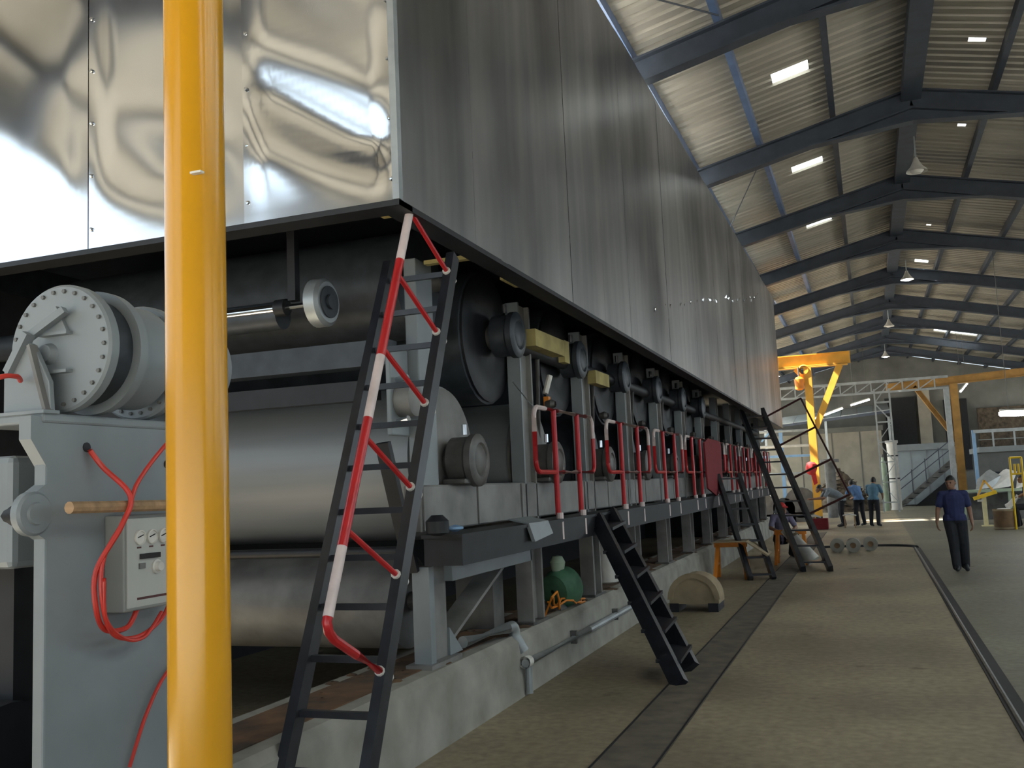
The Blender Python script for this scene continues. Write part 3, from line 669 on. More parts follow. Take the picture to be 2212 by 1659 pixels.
hose([(-2.985, 3.10, 1.935), (-2.95, 3.14, 1.86), (-2.83, 3.16, 1.74), (-2.83, 3.11, 1.62), (-2.90, 3.05, 1.45), (-2.90, 3.05, 1.30), (-2.92, 3.12, 1.21), (-2.93, 3.25, 1.20), (-2.94, 3.32, 1.262)], .011, 'red hose from the frame hole looping under the control box')
hose([(-2.84, 3.62, 2.10), (-2.84, 3.42, 1.98), (-2.84, 3.22, 1.80), (-2.83, 3.14, 1.66), (-2.88, 3.07, 1.50), (-2.88, 3.06, 1.33), (-2.90, 3.14, 1.19), (-2.92, 3.30, 1.155), (-2.93, 3.45, 1.20), (-2.93, 3.52, 1.28)], .009, 'red hose running up behind the yellow pole from the coil')
hose([(-2.87, 3.06, 1.42), (-2.88, 3.08, 1.26), (-2.90, 3.2, 1.165), (-2.91, 3.33, 1.15), (-2.93, 3.46, 1.235)], .008, 'slack outer red hose of the coil below the control box')
hose([(-3.20, 2.62, 2.08), (-3.10, 2.74, 2.20), (-3.09, 2.83, 2.22), (-3.12, 2.88, 2.21)], .010, 'short red hose entering from the picture edge to the bracket')
hose([(-2.97, 3.62, 1.02), (-2.97, 3.50, .93), (-2.97, 3.40, .80), (-2.98, 3.32, .62)], .008, 'thin red hose low on the frame beside the yellow pole')

# ================================================================== YELLOW POLE
t = thing('yellow_pole', (-1.735, 2.2, 0), 'thick glossy yellow steel pole in the foreground', 'pole')
MB().lathe([(0, .083), (7.2, .083)], (-1.738, 2.2, .0), (0, 0, 1), M_yellow, n=48).build('shaft', t)
MB().lathe([(0, .17), (.02, .17), (.02, .083)], (-1.738, 2.2, 0), (0, 0, 1), M_yellow, n=32).build('foot_plate', t)
MB().box((-1.69, 2.118, 2.60), (-1.655, 2.135, 2.606), M_offwhite).build('paint_chip', t)

# ================================================================== THINGS ON THE FLOOR BY THE MACHINE
t = thing('arched_block', (-2.3, 13.1, 0), 'tan arch-topped wooden block on dark skids beside the low ladder', 'block')
arcp = arc((-2.28, 12.75, .16), .32, 0, PI, 12, (1, 0, 0), (0, 0, 1))
MB().prism(arcp + [(-2.60, 12.75, .10), (-1.96, 12.75, .10)], (0, .5, 0), M_tan).build('body', t)
rim_o = arc((-2.28, 12.72, .16), .34, 0, PI, 12, (1, 0, 0), (0, 0, 1)); rim_i = arc((-2.28, 12.72, .16), .27, PI, 0, 12, (1, 0, 0), (0, 0, 1))
MB().prism(rim_o + rim_i, (0, .05, 0), M_tan).build('rim', t)
MB().box((-2.60, 12.74, 0), (-2.48, 13.27, .11), M_ink).build('skid', t); MB().box((-2.10, 12.74, 0), (-1.97, 13.27, .11), M_ink).build('skid', t)
def trestle(x, y, w_, h, label, m):
    t = thing('trestle', (x, y, 0), label, 'trestle', 'trestles beside the machine')
    MB().box((x-w_/2, y-.05, h-.09), (x+w_/2, y+.05, h), m).build('top_beam', t)
    for sx in (-1, 1):
        for sy in (-1, 1):
            MB().bar((x+sx*(w_/2-.06), y+sy*.03, h-.05), (x+sx*(w_/2-.01), y+sy*.24, 0), .06, .05, m).build('leg', t)
        MB().bar((x+sx*(w_/2-.03), y-.16, h*.4), (x+sx*(w_/2-.03), y+.16, h*.4), .05, .03, m).build('brace', t)
trestle(-2.35, 17.0, .55, .62, 'orange timber trestle next to the arched tan block', M_orange)
trestle(-1.55, 19.6, .6, .66, 'orange timber trestle standing below the long stair ladder', M_orange)
o = MB(); o.prism([(-2.62, 16.7, .63), (-2.05, 16.7, .64), (-1.7, 16.7, .40), (-1.72, 16.7, .38), (-2.06, 16.7, .625), (-2.62, 16.7, .622)], (0, .7, 0), M_tan)
tag(o.build('cardboard_sheet'), 'bent brown cardboard sheet lying over the nearer trestle', 'cardboard')
t = thing('felt_bundle', (-1.45, 19.1, .3), 'pale grey rolled bundle slanting down past the second trestle', 'roll')
MB().lathe([(0, 0), (.01, .10), (.8, .13), (.81, .02)], (-1.62, 19.25, .70), (.62, -.2, -.75), M_offwhite, n=16).build('roll', t)
MB().lathe([(0, .135), (.05, .135)], (-1.50, 19.21, .55), (.62, -.2, -.75), M_tan, n=16).build('tie', t)
o = MB(); pts = [(-2.66, 16.7, 2.33), (-2.66, 17.1, 2.42), (-2.66, 18.4, 2.41), (-2.67, 18.75, 2.34), (-2.63, 18.3, 1.5), (-2.64, 17.6, 1.40), (-2.63, 16.6, 1.55)]
o.prism(pts, (.03, 0, 0), M_redshirt); tag(o.build('red_cloth'), 'dark red cloth hung over the guard rails half way along the machine', 'cloth')
for i, (x, y, lab) in enumerate(((-.80, 22.4, 'left of three short pale rolls lying on the floor near the rail bend'), (-.47, 22.35, 'middle of three short pale rolls lying on the floor near the rail bend'), (-.12, 22.7, 'right of three short pale rolls lying on the floor near the rail bend'))):
    t = thing('paper_roll', (x, y, 0), lab, 'roll', 'short rolls by the rail bend')
    MB().lathe([(0, .06), (0, .15), (.3, .15), (.3, .06)], (x, y-.15, .15), (0, 1, 0), M_plinth, n=20).build('wrap', t)
    MB().lathe([(.01, 0), (.0, .06), (.3, .06)], (x, y-.155, .15), (0, 1, 0), M_board, n=14).build('core', t)

# ================================================================== YELLOW CRANES
t = thing('jib_crane', (-1.83, 36, 0), 'bright yellow jib crane post with a V brace beyond the hood', 'crane')
MB().ibeam((-1.83, 36, 0), (-1.83, 36, 5.55), .26, .30, M_yellow2).build('post', t)
MB().ibeam((-4.6, 36, 5.80), (-.35, 36, 5.80), .24, .42, M_yellow2).build('jib_beam', t)
MB().bar((-4.6, 36, 5.55), (-.45, 36, 5.55), .3, .04, M_yellow2).build('runway_flange', t)
MB().ibeam((-.72, 36, 5.55), (-1.70, 36, 3.35), .22, .22, M_yellow2).build('brace', t)
MB().bar((-2.25, 36, 5.5), (-1.90, 36, 5.05), .14, .14, M_yellow2).build('brace', t)
MB().lathe([(0, .16), (.06, .2), (.3, .2), (.36, .12)], (-1.95, 35.82, 5.45), (0, 1, 0), M_yellow2, n=16).build('trolley', t)
MB().box((-2.05, 35.7, 0), (-1.6, 36.3, .03), M_cast).build('base_plate', t)
t = thing('chain_hoist', (-2.13, 35.8, 4.7), 'orange chain hoist hanging below the jib beam', 'hoist')
MB().lathe([(0, .05), (.05, .15), (.40, .17), (.48, .1), (.5, .03)], (-2.13, 35.8, 4.72), (0, 0, 1), M_orange, n=14).build('body', t)
MB().tube((-2.13, 35.8, 5.2), (-2.13, 35.8, 5.55), .03, M_cast, n=8).build('hook', t)
t = thing('red_cloth', (-1.9, 35.6, 1.5), 'bright red cloth tied round the jib crane post', 'cloth')
MB().lathe([(0, .05), (.06, .16), (.25, .20), (.40, .17), (.46, .08)], (-1.98, 35.55, 1.70), (.2, 0, 1), M_cap, n=10).build('bundle', t)
MB().prism([(-1.96, 35.6, 1.72), (-1.80, 35.6, 1.78), (-1.76, 35.6, 1.40), (-1.88, 35.6, 1.33)], (0, -.05, 0), M_cap).build('tail', t)
t = thing('jib_crane', (3.62, 45, 0), 'dull yellow crane column with sloping brace at the far right', 'crane')
MB().ibeam((3.62, 45, 0), (3.62, 45, 5.3), .30, .34, M_yellow_dull).build('post', t)
MB().ibeam((.9, 45, 5.32), (9.5, 45, 5.72), .26, .34, M_yellow_dull).build('jib_beam', t)
MB().ibeam((2.08, 45, 5.30), (3.50, 45, 3.0), .22, .2, M_yellow_dull).build('brace', t)
MB().box((3.35, 44.7, 0), (3.9, 45.3, .03), M_cast).build('base_plate', t)

# ================================================================== FAR END OF THE HALL
struct(MB().box((-5.5, 57.6, 0), (.75, 57.9, 4.0), M_beige).build('wall_inner'))
wi = bpy.data.objects['wall_inner']
MB().box((-5.6, 57.45, 4.0), (.85, 57.95, 4.28), M_wall).build('coping', wi)
for x in (-3.6, -1.9, -.4): MB().box((x-.03, 57.57, 0), (x+.03, 57.6, 4.0), M_wall).build('joint', wi)
MB().box((2.85, 59.6, 0), (3.5, 60, 6.3), M_beige).build('pilaster', wf)
MB().box((4.2, 59.7, 1.6), (5.4, 60, 5.6), M_ink).build('dark_doorway', wf)
MB().box((1.1, 59.75, 2.9), (2.7, 60, 5.9), M_ink).build('dark_doorway', wf)
MB().box((5.9, 59.75, 2.6), (8.9, 60, 5.0), M_heap).build('stained_panel', wf)
# canopy with strip lights
t = thing('lean_to_canopy', (-1.8, 54, 4.4), 'low grey sheet canopy in front of the beige block wall', 'canopy')
for i in range(8):
    x = -5.2+i*.8
    MB().prism([(x, 53, 4.35+.06*i), (x+.77, 53, 4.40+.06*i), (x+.77, 57, 5.0+.06*i), (x, 57, 4.95+.06*i)], (0, 0, .04), M_galv if i % 2 else M_bluegrey).build('sheet', t)
for x in (-5.1, -2.0, 1.1): MB().box((x-.06, 53.1, 0), (x+.06, 53.22, 4.5), M_galv).build('post', t)
MB().bar((-5.2, 53.1, 4.3), (1.2, 53.1, 4.75), .1, .14, M_steel_blue).build('beam', t)
def strip(p, q, r, label, parts=True):
    p, q = V(p), V(q); t = thing('strip_light', p, label, 'lamp', 'fluorescent strip lights'); u = (q-p).normalized()
    MB().tube(p, q, r, M_tube, n=10).build('tube', t)
    MB().bar(p+V((0, 0, r+.03)), q+V((0, 0, r+.03)), .16, .05, M_offwhite).build('housing', t)
    for c in (p-u*.02, q+u*.02): MB().bar(c-u*.02, c+u*.02, .06, .10, M_offwhite).build('lamp_holder', t)
    for f in (.15, .85):
        c = p+(q-p)*f; MB().tube(c+V((0, 0, .08)), V((c.x, c.y, roofz(c.x)-.01)), .008, M_cast, n=5).build('suspension_wire', t)
strip((-.63, 50, 5.0), (.24, 50, 5.22), .035, 'sloping white strip light left of the lattice mast, upper one')
strip((-2.48, 50, 4.42), (-1.03, 50, 4.88), .035, 'sloping white strip light left of the lattice mast, lower one')
strip((3.53, 30, 3.16), (5.0, 30, 3.10), .075, 'glaring white strip light hanging at the right picture edge')
strip((3.95, 46, 5.0), (4.25, 46, 5.35), .04, 'small tilted strip light behind the dull yellow crane column')
# lattice girder and mast
t = thing('lattice_girder', (-1.5, 42, 4.9), 'pale grey lattice girder spanning behind the jib crane', 'girder')
MB().box((-7.0, 41.95, 5.32), (3.2, 42.05, 5.42), M_galv).build('top_chord', t); MB().box((-7.0, 41.95, 4.88), (3.2, 42.05, 4.96), M_galv).build('bottom_chord', t)
for i in range(17):
    x = -6.9+i*.6
    MB().bar((x, 42, 4.92), (x, 42, 5.36), .05, .05, M_galv).build('upright', t)
    if i < 16: MB().bar((x, 42, 4.94), (x+.6, 42, 5.34), .04, .04, M_galv).build('diagonal', t)
for x in (-6.9, 3.1): MB().box((x-.1, 41.9, 0), (x+.1, 42.1, 4.9), M_galv).build('leg', t)
t = thing('lattice_mast', (.72, 44, 0), 'slim grey lattice mast standing in front of the blue-grey tank', 'mast')
for x in (.42, 1.02):
    for y in (43.7, 44.3): MB().box((x-.03, y-.03, 0), (x+.03, y+.03, 5.2), M_galv).build('leg', t)
for i in range(6):
    z = .4+i*.85
    for y in (43.7, 44.3):
        MB().bar((.42, y, z), (1.02, y, z), .035, .035, M_galv).build('rung', t)
        MB().bar((.42, y, z) if i % 2 else (1.02, y, z), (1.02, y, z+.8) if i % 2 else (.42, y, z+.8), .025, .025, M_galv).build('diagonal', t)
t = thing('white_column', (.98, 46, 0), 'white painted round column behind the lattice mast', 'column')
MB().lathe([(0, .25), (.1, .22), (2.9, .22), (2.95, .27), (3.05, .27), (3.05, 0)], (.98, 46, 0), (0, 0, 1), M_cloth, n=24).build('shaft', t)
for z in (1.35, 2.35): MB().lathe([(0, .225), (0, .235), (.05, .235), (.05, .225)], (.98, 46, z), (0, 0, 1), M_ink, n=24).build('band', t)
t = thing('green_cylinder', (.55, 45.2, 0), 'pale green upright gas cylinder beside the white column', 'cylinder')
MB().lathe([(0, 0), (0, .14), (1.95, .14), (2.12, .10), (2.2, .05), (2.34, .05), (2.34, 0)], (.55, 45.2, 0), (0, 0, 1), M_palegreen, n=20).build('body', t)
MB().lathe([(0, .06), (.12, .06), (.13, 0)], (.55, 45.2, 2.32), (0, 0, 1), M_cast, n=12).build('valve_cap', t)
# tank with a stair
t = thing('steel_tank', (2.5, 51, 0), 'blue-grey flat-sided steel tank with overhanging rim', 'tank')
MB().box((1.25, 50.4, .05), (3.95, 52.5, 2.65), M_bluegrey).build('side_panel', t, bevel=.03); MB().box((1.1, 50.2, 2.65), (4.1, 52.7, 2.95), M_grey).build('rim', t)
for x in (1.9, 2.6, 3.3): MB().box((x-.02, 50.38, .05), (x+.02, 50.41, 2.65), M_grey).build('weld_seam', t)
t = thing('steel_stair', (2.2, 49.8, 0), 'dark steel stair with thin handrails climbing in front of the tank', 'stair')
for y in (49.3, 49.9): MB().prism([(1.0, y, 0), (1.35, y, 0), (3.85, y, 2.0), (3.85, y, 2.35)], (0, .05, 0), M_grey_dull).build('stringer', t)
for i in range(9):
    x = 1.25+i*.29; MB().box((x, 49.3, .14+i*.232), (x+.26, 49.95, .17+i*.232), M_offwhite).build('tread', t)
for dz in (.55, .95): MB().tube((1.1, 49.28, .15+dz), (3.85, 49.28, 2.25+dz), .022, M_steel_blue, n=6).build('handrail', t)
for i in range(5):
    x = 1.2+i*.62; MB().tube((x, 49.28, .1+(x-1.1)*.76), (x, 49.28, 1.2+(x-1.1)*.76), .02, M_steel_blue, n=6).build('baluster', t)
MB().prism([(1.9, 49.95, 0), (3.95, 49.95, 0), (3.95, 49.95, 1.6)], (0, .3, 0), M_ink).build('under_panel', t)
# flanged pipe stub and scrap heap
t = thing('pipe_stub', (-1.48, 40, 0), 'grey upright pipe stub with a wide flange behind the crane post', 'pipe')
MB().lathe([(0, .2), (2.15, .2)], (-1.48, 40, 0), (0, 0, 1), M_grey_dull, n=20).build('pipe', t)
MB().lathe([(0, .19), (0, .36), (.12, .36), (.14, .1), (.14, 0)], (-1.48, 40, 2.15), (0, 0, 1), M_grey_dull, n=24).build('flange', t)
b = MB()
for i in range(260):
    a = random.uniform(0, 2*PI); r = random.random()**.6; x = -1.3+r*1.4*math.cos(a); y = 46.5+r*1.4*math.sin(a); h = 1.95*(1-r)**.8+.05
    z = random.uniform(max(0, h-.35), h); s = random.uniform(.08, .3); dx = V((random.uniform(-1, 1), random.uniform(-1, 1), random.uniform(-.4, .4))).normalized()*s
    b.bar(V((x, y, z))-dx, V((x, y, z))+dx, random.uniform(.05, .2), random.uniform(.02, .06), M_heap)
b.lathe([(0, 1.45), (.5, 1.15), (1.1, .7), (1.6, .35), (1.85, .02)], (-1.3, 46.5, 0), (0, 0, 1), M_heap, n=18, smooth=False)
o = tag(b.build('scrap_heap'), 'brown heap of scrap piled against the beige wall', 'heap'); o['kind'] = 'stuff'
# staging with pipes seen between the hood end and the crane
t = thing('pipe_staging', (-3.2, 40, 0), 'light blue pipe staging glimpsed between the hood end and the crane post', 'staging')
for x in (-3.25, -4.6, -2.1): MB().box((x-.07, 39.9, 0), (x+.07, 40.05, 3.65), M_bluepipe).build('post', t)
for z, m in ((3.5, M_galv), (2.9, M_offwhite), (2.5, M_bluepipe), (1.8, M_galv)): MB().tube((-5.2, 39.85, z), (-2.05, 39.85, z-.03), .05, m, n=8).build('pipe', t)
MB().bar((-4.0, 39.8, 3.1), (-3.2, 39.8, 3.95), .06, .06, M_bluepipe).build('stay', t)
for i, (x, z, m) in enumerate(((-3.9, .6, M_grey_dull), (-3.1, .5, M_dark), (-2.5, .7, M_grey_dull))):
    t = thing('gear_case', (x, 37.5, 0), ['dark gear case in the shade left of the crane, outer one', 'dark gear case in the shade left of the crane, middle one', 'dark gear case right beside the crane post'][i], 'machine part', 'gear cases')
    MB().lathe([(0, 0), (0, z*.8), (.5, z*.8), (.55, z*.3), (.7, z*.3), (.7, 0)], (x, 37.2, z), (0, 1, 0), m, n=18).build('case', t)
    MB().box((x-z*.8, 37.2, 0), (x+z*.8, 37.8, z*.5), m).build('foot', t)
# mezzanine at the right
t = thing('mezzanine', (6.5, 41, 0), 'pale grey mezzanine platform with railing at the right', 'platform')
MB().box((3.9, 40, 2.25), (11.2, 44, 2.45), M_grey).build('deck', t)
for i in range(8):
    x = 4.4+i*.72; MB().box((x-.03, 40, 2.45), (x+.03, 40.06, 3.05), M_galv).build('post', t)
MB().box((3.75, 39.97, 2.98), (11.2, 40.07, 3.1), M_galv).build('top_rail', t); MB().tube((3.9, 40.03, 2.72), (11.2, 40.03, 2.72), .02, M_galv, n=6).build('mid_rail', t)
for x in (3.75, 7.2, 10.8): MB().box((x-.06, 40.0, 0), (x+.06, 40.14, 3.1), M_bluepipe).build('leg', t)
for i, (x, w_, h) in enumerate(((4.6, 1.0, 1.5), (6.0, 1.2, 1.7), (7.5, 1.2, 1.4))):
    t = thing('machine_tool', (x, 41.2, 0), ['dark machine under the mezzanine, nearest the crane column', 'dark machine under the middle of the mezzanine', 'dark machine under the mezzanine at the picture edge'][i], 'machine', 'machines under the mezzanine')
    MB().box((x-w_/2, 40.8, 0), (x+w_/2, 41.8, h*.6), M_grey_dull).build('bed', t, bevel=.04); MB().box((x-w_/3, 41.0, h*.6), (x+w_/4, 41.6, h), M_dark).build('head', t, bevel=.05)
    MB().lathe([(0, .15), (.3, .15), (.3, 0)], (x, 41, h*.8), (0, -1, 0), M_cast, n=14).build('spindle', t)

# ================================================================== WORK CORNER AT RIGHT
t = thing('tripod_frame', (2.98, 31, 0), 'small yellow triangular frame on a cream post by the seated worker', 'frame')
MB().bar((2.74, 31, .80), (3.36, 31, .98), .10, .10, M_yellow3).build('base_bar', t)
MB().bar((2.85, 31, .85), (3.06, 31, 1.32), .05, .05, M_yellow2).build('leg', t); MB().bar((3.30, 31, .98), (3.06, 31, 1.32), .05, .05, M_yellow2).build('leg', t)
MB().box((2.96, 31.02, 0), (3.08, 31.12, .86), M_cream).build('post', t); MB().box((2.9, 30.9, 0), (3.2, 31.2, .03), M_cream).build('foot', t)
MB().bar((2.84, 31, .74), (2.98, 31, .74), .06, .06, M_offwhite).build('peg', t)
t = thing('fibre_drum', (3.32, 29.4, 0), 'open brown fibre drum standing in front of the seated worker', 'drum')
MB().lathe([(0, 0), (0, .27), (.55, .28), (.55, .255), (.05, .25), (.05, 0)], (3.32, 29.4, 0), (0, 0, 1), M_board, n=28).build('shell', t)
for z in (.02, .5): MB().lathe([(0, .275), (0, .287), (.04, .287), (.04, .275)], (3.32, 29.4, z), (0, 0, 1), M_tan, n=28).build('hoop', t)
MB().lathe([(.45, 0), (.5, .15), (.46, .25)], (3.32, 29.4, .06), (0, 0, 1), M_cloth, n=14).build('contents', t)
t = thing('yellow_rack', (3.85, 29.2, 0), 'bright yellow tubular rack behind the seated worker', 'rack')
for x in (3.56, 3.84): MB().tube((x, 29.2, 0), (x, 29.2, 1.93), .028, M_yellow3, n=8).build('upright', t)
MB().tube((3.56, 29.2, 1.92), (3.84, 29.2, 1.92), .028, M_yellow3, n=8).build('top_bar', t)
for x in (3.66, 3.75): MB().tube((x, 29.2, 1.5), (x, 29.2, 1.75), .03, M_yellow3, n=8).build('peg', t)
MB().tube((3.56, 29.2, 1.48), (3.84, 29.2, 1.48), .025, M_yellow3, n=8).build('mid_bar', t)
t = thing('workbench', (3.6, 32.6, 0), 'steel workbench piled with pale sheets behind the yellow frame', 'bench')
MB().box((2.5, 32.3, .95), (5.2, 33.2, 1.02), M_palegreen).build('top', t)
for x in (2.6, 3.85, 5.1): MB().box((x-.04, 32.35, 0), (x+.04, 32.45, .95), M_palegreen).build('leg', t)
MB().box((2.6, 32.9, .1), (5.1, 32.95, .9), M_grey_dull).build('back_panel', t)
for i, (x, z, m, lab) in enumerate(((3.3, 1.03, M_galv, 'grey crumpled sheet on the left of the workbench'), (3.75, 1.03, M_cloth, 'bright white sheet propped on the workbench'), (4.4, 1.03, M_offwhite, 'off-white folded sheet at the right of the workbench'))):
    b = MB(); b.prism([(x-.35, 32.4, z), (x+.1, 32.45, z+.05), (x+.3, 32.6, z+.35+.1*i), (x+.05, 32.9, z+.55), (x-.25, 32.8, z+.3)], (.1, .05, .04), m); tag(b.build('folded_sheet'), lab, 'sheet', 'sheets on the workbench')

# stool and tool case by the group of men
t = thing('work_stool', (-.72, 32.2, 0), 'low stool with a pale curved seat in front of the bending men', 'stool')
MB().prism([(-.92, 32.1, .40), (-.72, 32.1, .44), (-.52, 32.1, .39), (-.52, 32.1, .36), (-.72, 32.1, .41), (-.92, 32.1, .37)], (0, .26, 0), M_cloth).build('seat', t)
for x in (-.87, -.57):
    for y in (32.13, 32.33): MB().bar((x, y, 0), (x, y, .38), .035, .035, M_wood).build('leg', t)
t = thing('tool_case', (-1.7, 31.8, 0), 'dark red tool case with pale rags on it by the bending man', 'case')
MB().box((-1.9, 31.6, 0), (-1.35, 32.0, .34), M_redshirt).build('case', t, bevel=.02); MB().box((-1.7, 31.78, .34), (-1.5, 31.82, .40), M_cast).build('handle', t)
b = MB(); b.prism([(-2.05, 31.55, .34), (-1.75, 31.55, .44), (-1.55, 31.6, .36), (-1.8, 31.9, .40)], (.02, 0, .04), M_cloth); tag(b.build('rag'), 'pale rag thrown on the red tool case', 'rag')

# pendant lamps along the ridge
def pendant(x, y, z, label, lit):
    t = thing('pendant_lamp', (x, y, z), label, 'lamp', 'pendant lamps on the ridge')
    MB().tube((x, y, z+.25), (x, y, ZR-.40), .015, M_galv, n=6).build('rod', t)
    MB().lathe([(0, .20), (.03, .19), (.10, .12), (.22, .055), (.28, .04), (.28, 0)], (x, y, z), (0, 0, 1), M_offwhite, n=20).build('shade', t)
    MB().lathe([(-.04, 0), (-.03, .08), (.02, .13), (.05, .10)], (x, y, z), (0, 0, 1), M_bulb if lit else M_cloth, n=16).build('bulb', t)
pendant(1.32, 20.0, 7.50, 'pendant lamp with a pale bell shade, nearest along the ridge', False)
pendant(1.55, 32.0, 7.60, 'pendant lamp shining white, second along the ridge', True)
pendant(1.15, 40.6, 7.40, 'pendant lamp far along the ridge, third', False)
pendant(1.15, 50.5, 7.30, 'pendant lamp farthest along the ridge', True)

# ================================================================== PEOPLE
def person(name, label, J, parts, mats, voxel=.010, head=None, hair=True, cap=None, face=(0, -1, 0), rotz=0., loc=(0, 0, 0), hem=None):
    """J: joint positions; parts: (a, b, ra, rb, material key). One remeshed continuous body, hair as child."""
    b = MB(); caps = []
    def ball(c, r):
        prof = [(-r*math.cos(PI*k/8), r*math.sin(PI*k/8)) for k in range(9)]; b.lathe(prof, c, (0, 0, 1), M_skin, n=12)
    for a, c, ra, rb, key in parts:
        p, q = V(J[a] if isinstance(a, str) else a), V(J[c] if isinstance(c, str) else c)
        b.tube(p, q, ra, M_skin, r2=rb, n=12); ball(p, ra); ball(q, rb); caps.append((p, q, ra, rb, key))
    hc = V(J['head']); f = V(face).normalized(); s = f.cross(V((0, 0, 1))).normalized()
    R = Matrix((s, -f, V((0, 0, 1)))).transposed()
    def ell(c, rx, ry, rz):
        vs = []; fs = []; n, m_ = 16, 10
        for i in range(m_+1):
            th = PI*i/m_
            for j in range(n):
                ph = 2*PI*j/n; vs.append(V(c)+R @ V((rx*math.sin(th)*math.cos(ph), ry*math.sin(th)*math.sin(ph), rz*math.cos(th))))
        for i in range(m_):
            for j in range(n): fs.append((i*n+j, i*n+(j+1) % n, (i+1)*n+(j+1) % n, (i+1)*n+j))
        b.add(vs, fs, M_skin, True)
    ell(hc, .073, .092, .105); ell(hc+f*.03-V((0, 0, .055)), .055, .06, .055)               # skull, jaw
    ell(hc+f*.095-V((0, 0, .012)), .014, .022, .028); ell(hc+f*.088-V((0, 0, .055)), .026, .012, .010)   # nose, lips
    for k in (-1, 1): ell(hc+s*.075*k-f*.01, .012, .022, .032)                                # ears
    ell(hc+f*.080+V((0, 0, .028)), .055, .014, .012)                                         # brow
    me = b.mesh(name+'_raw'); tmp = bpy.data.objects.new('tmp', me); COL.objects.link(tmp)
    r = tmp.modifiers.new('r', 'REMESH'); r.mode = 'VOXEL'; r.voxel_size = voxel; r.use_smooth_shade = True
    sm = tmp.modifiers.new('s', 'SMOOTH'); sm.factor = .5; sm.iterations = 2
    dg = bpy.context.evaluated_depsgraph_get(); out = bpy.data.meshes.new_from_object(tmp.evaluated_get(dg)); bpy.data.objects.remove(tmp)
    out.name = name; out.materials.clear(); keys = list(mats)
    for k in keys: out.materials.append(mats[k])
    idx = []
    for pg in out.polygons:
        c = pg.center; best = 9; bk = 'skin'
        if (c-hc).length < .125 and c.z > hc.z-.11: bk = 'skin'
        else:
            for p, q, ra, rb, key in caps:
                dv = q-p; u = max(0, min(1, (c-p).dot(dv)/max(dv.length_squared, 1e-6))); dist = (c-(p+dv*u)).length-(ra+(rb-ra)*u)
                if dist < best: best, bk = dist, key
        if hem and bk in ('top', 'leg'): bk = 'top' if c.z > hem else 'leg'
        idx.append(keys.index(bk))
    out.polygons.foreach_set('material_index', idx); out.polygons.foreach_set('use_smooth', [True]*len(idx))
    root = thing(name, loc, label, 'person')
    o = bpy.data.objects.new('body', out); COL.objects.link(o); o.parent = root
    parts_ = [o]
    if hair:
        vs = []; fs = []; n, m_ = 20, 8
        for i in range(m_+1):
            th = PI*.60*i/m_
            for j in range(n):
                ph = 2*PI*j/n; fy = math.sin(ph)    # R's y axis points backwards
                t_ = th*(1 if fy > -.2 else .62); vs.append(hc+R @ V((.086*math.sin(t_)*math.cos(ph), .104*math.sin(t_)*math.sin(ph)+.008, .124*math.cos(t_)+.008*random.random())))
        for i in range(m_):
            for j in range(n): fs.append((i*n+j, i*n+(j+1) % n, (i+1)*n+(j+1) % n, (i+1)*n+j))
        h = MB().add(vs, fs, cap or M_hair, True).build('cap' if cap else 'hair'); h.parent = root; parts_.append(h)
        if cap:
            c = hc+V((0, 0, .06))
            br = MB().prism([c+f*.08+s*.07, c+f*.17+s*.04, c+f*.17-s*.04, c+f*.08-s*.07], (0, 0, .012), cap).build('cap_peak'); br.parent = root
    for k in (-1, 1):
        e = MB().lathe([(-.011, 0), (0, .011), (.008, .008), (.011, 0)], hc+f*.086+s*.032*k+V((0, 0, .008)), f, M_ink, n=10).build('eye'); e.parent = root
    root.rotation_euler.z = rotz
    return root
def hand(w0, d, up, side, key='skin', curl=.5):
    """palm and five fingers from wrist w0 along d; up = back of the hand, side = thumb side"""
    w0, d, up, side = V(w0), V(d).normalized(), V(up).normalized(), V(side).normalized(); P = []
    pe = w0+d*.08
    for k, ln in ((-1.5, .060), (-.5, .075), (.5, .080), (1.5, .070)):
        a = w0+d*.015+side*.009*k; m_ = pe+side*.019*k; P.append((a, m_, .020, .0135, key))
        e = m_+d*ln*.55-up*ln*curl*.35; P.append((m_, e, .0125, .011, key)); P.append((e, e+d*ln*.30-up*ln*curl*.8, .011, .009, key))
    a = w0+d*.02+side*.02; m_ = a+side*.035+d*.03; P.append((a, m_, .018, .013, key)); P.append((m_, m_+d*.045-up*.012, .013, .010, key))
    return P
S_ = {'skin': M_skin}
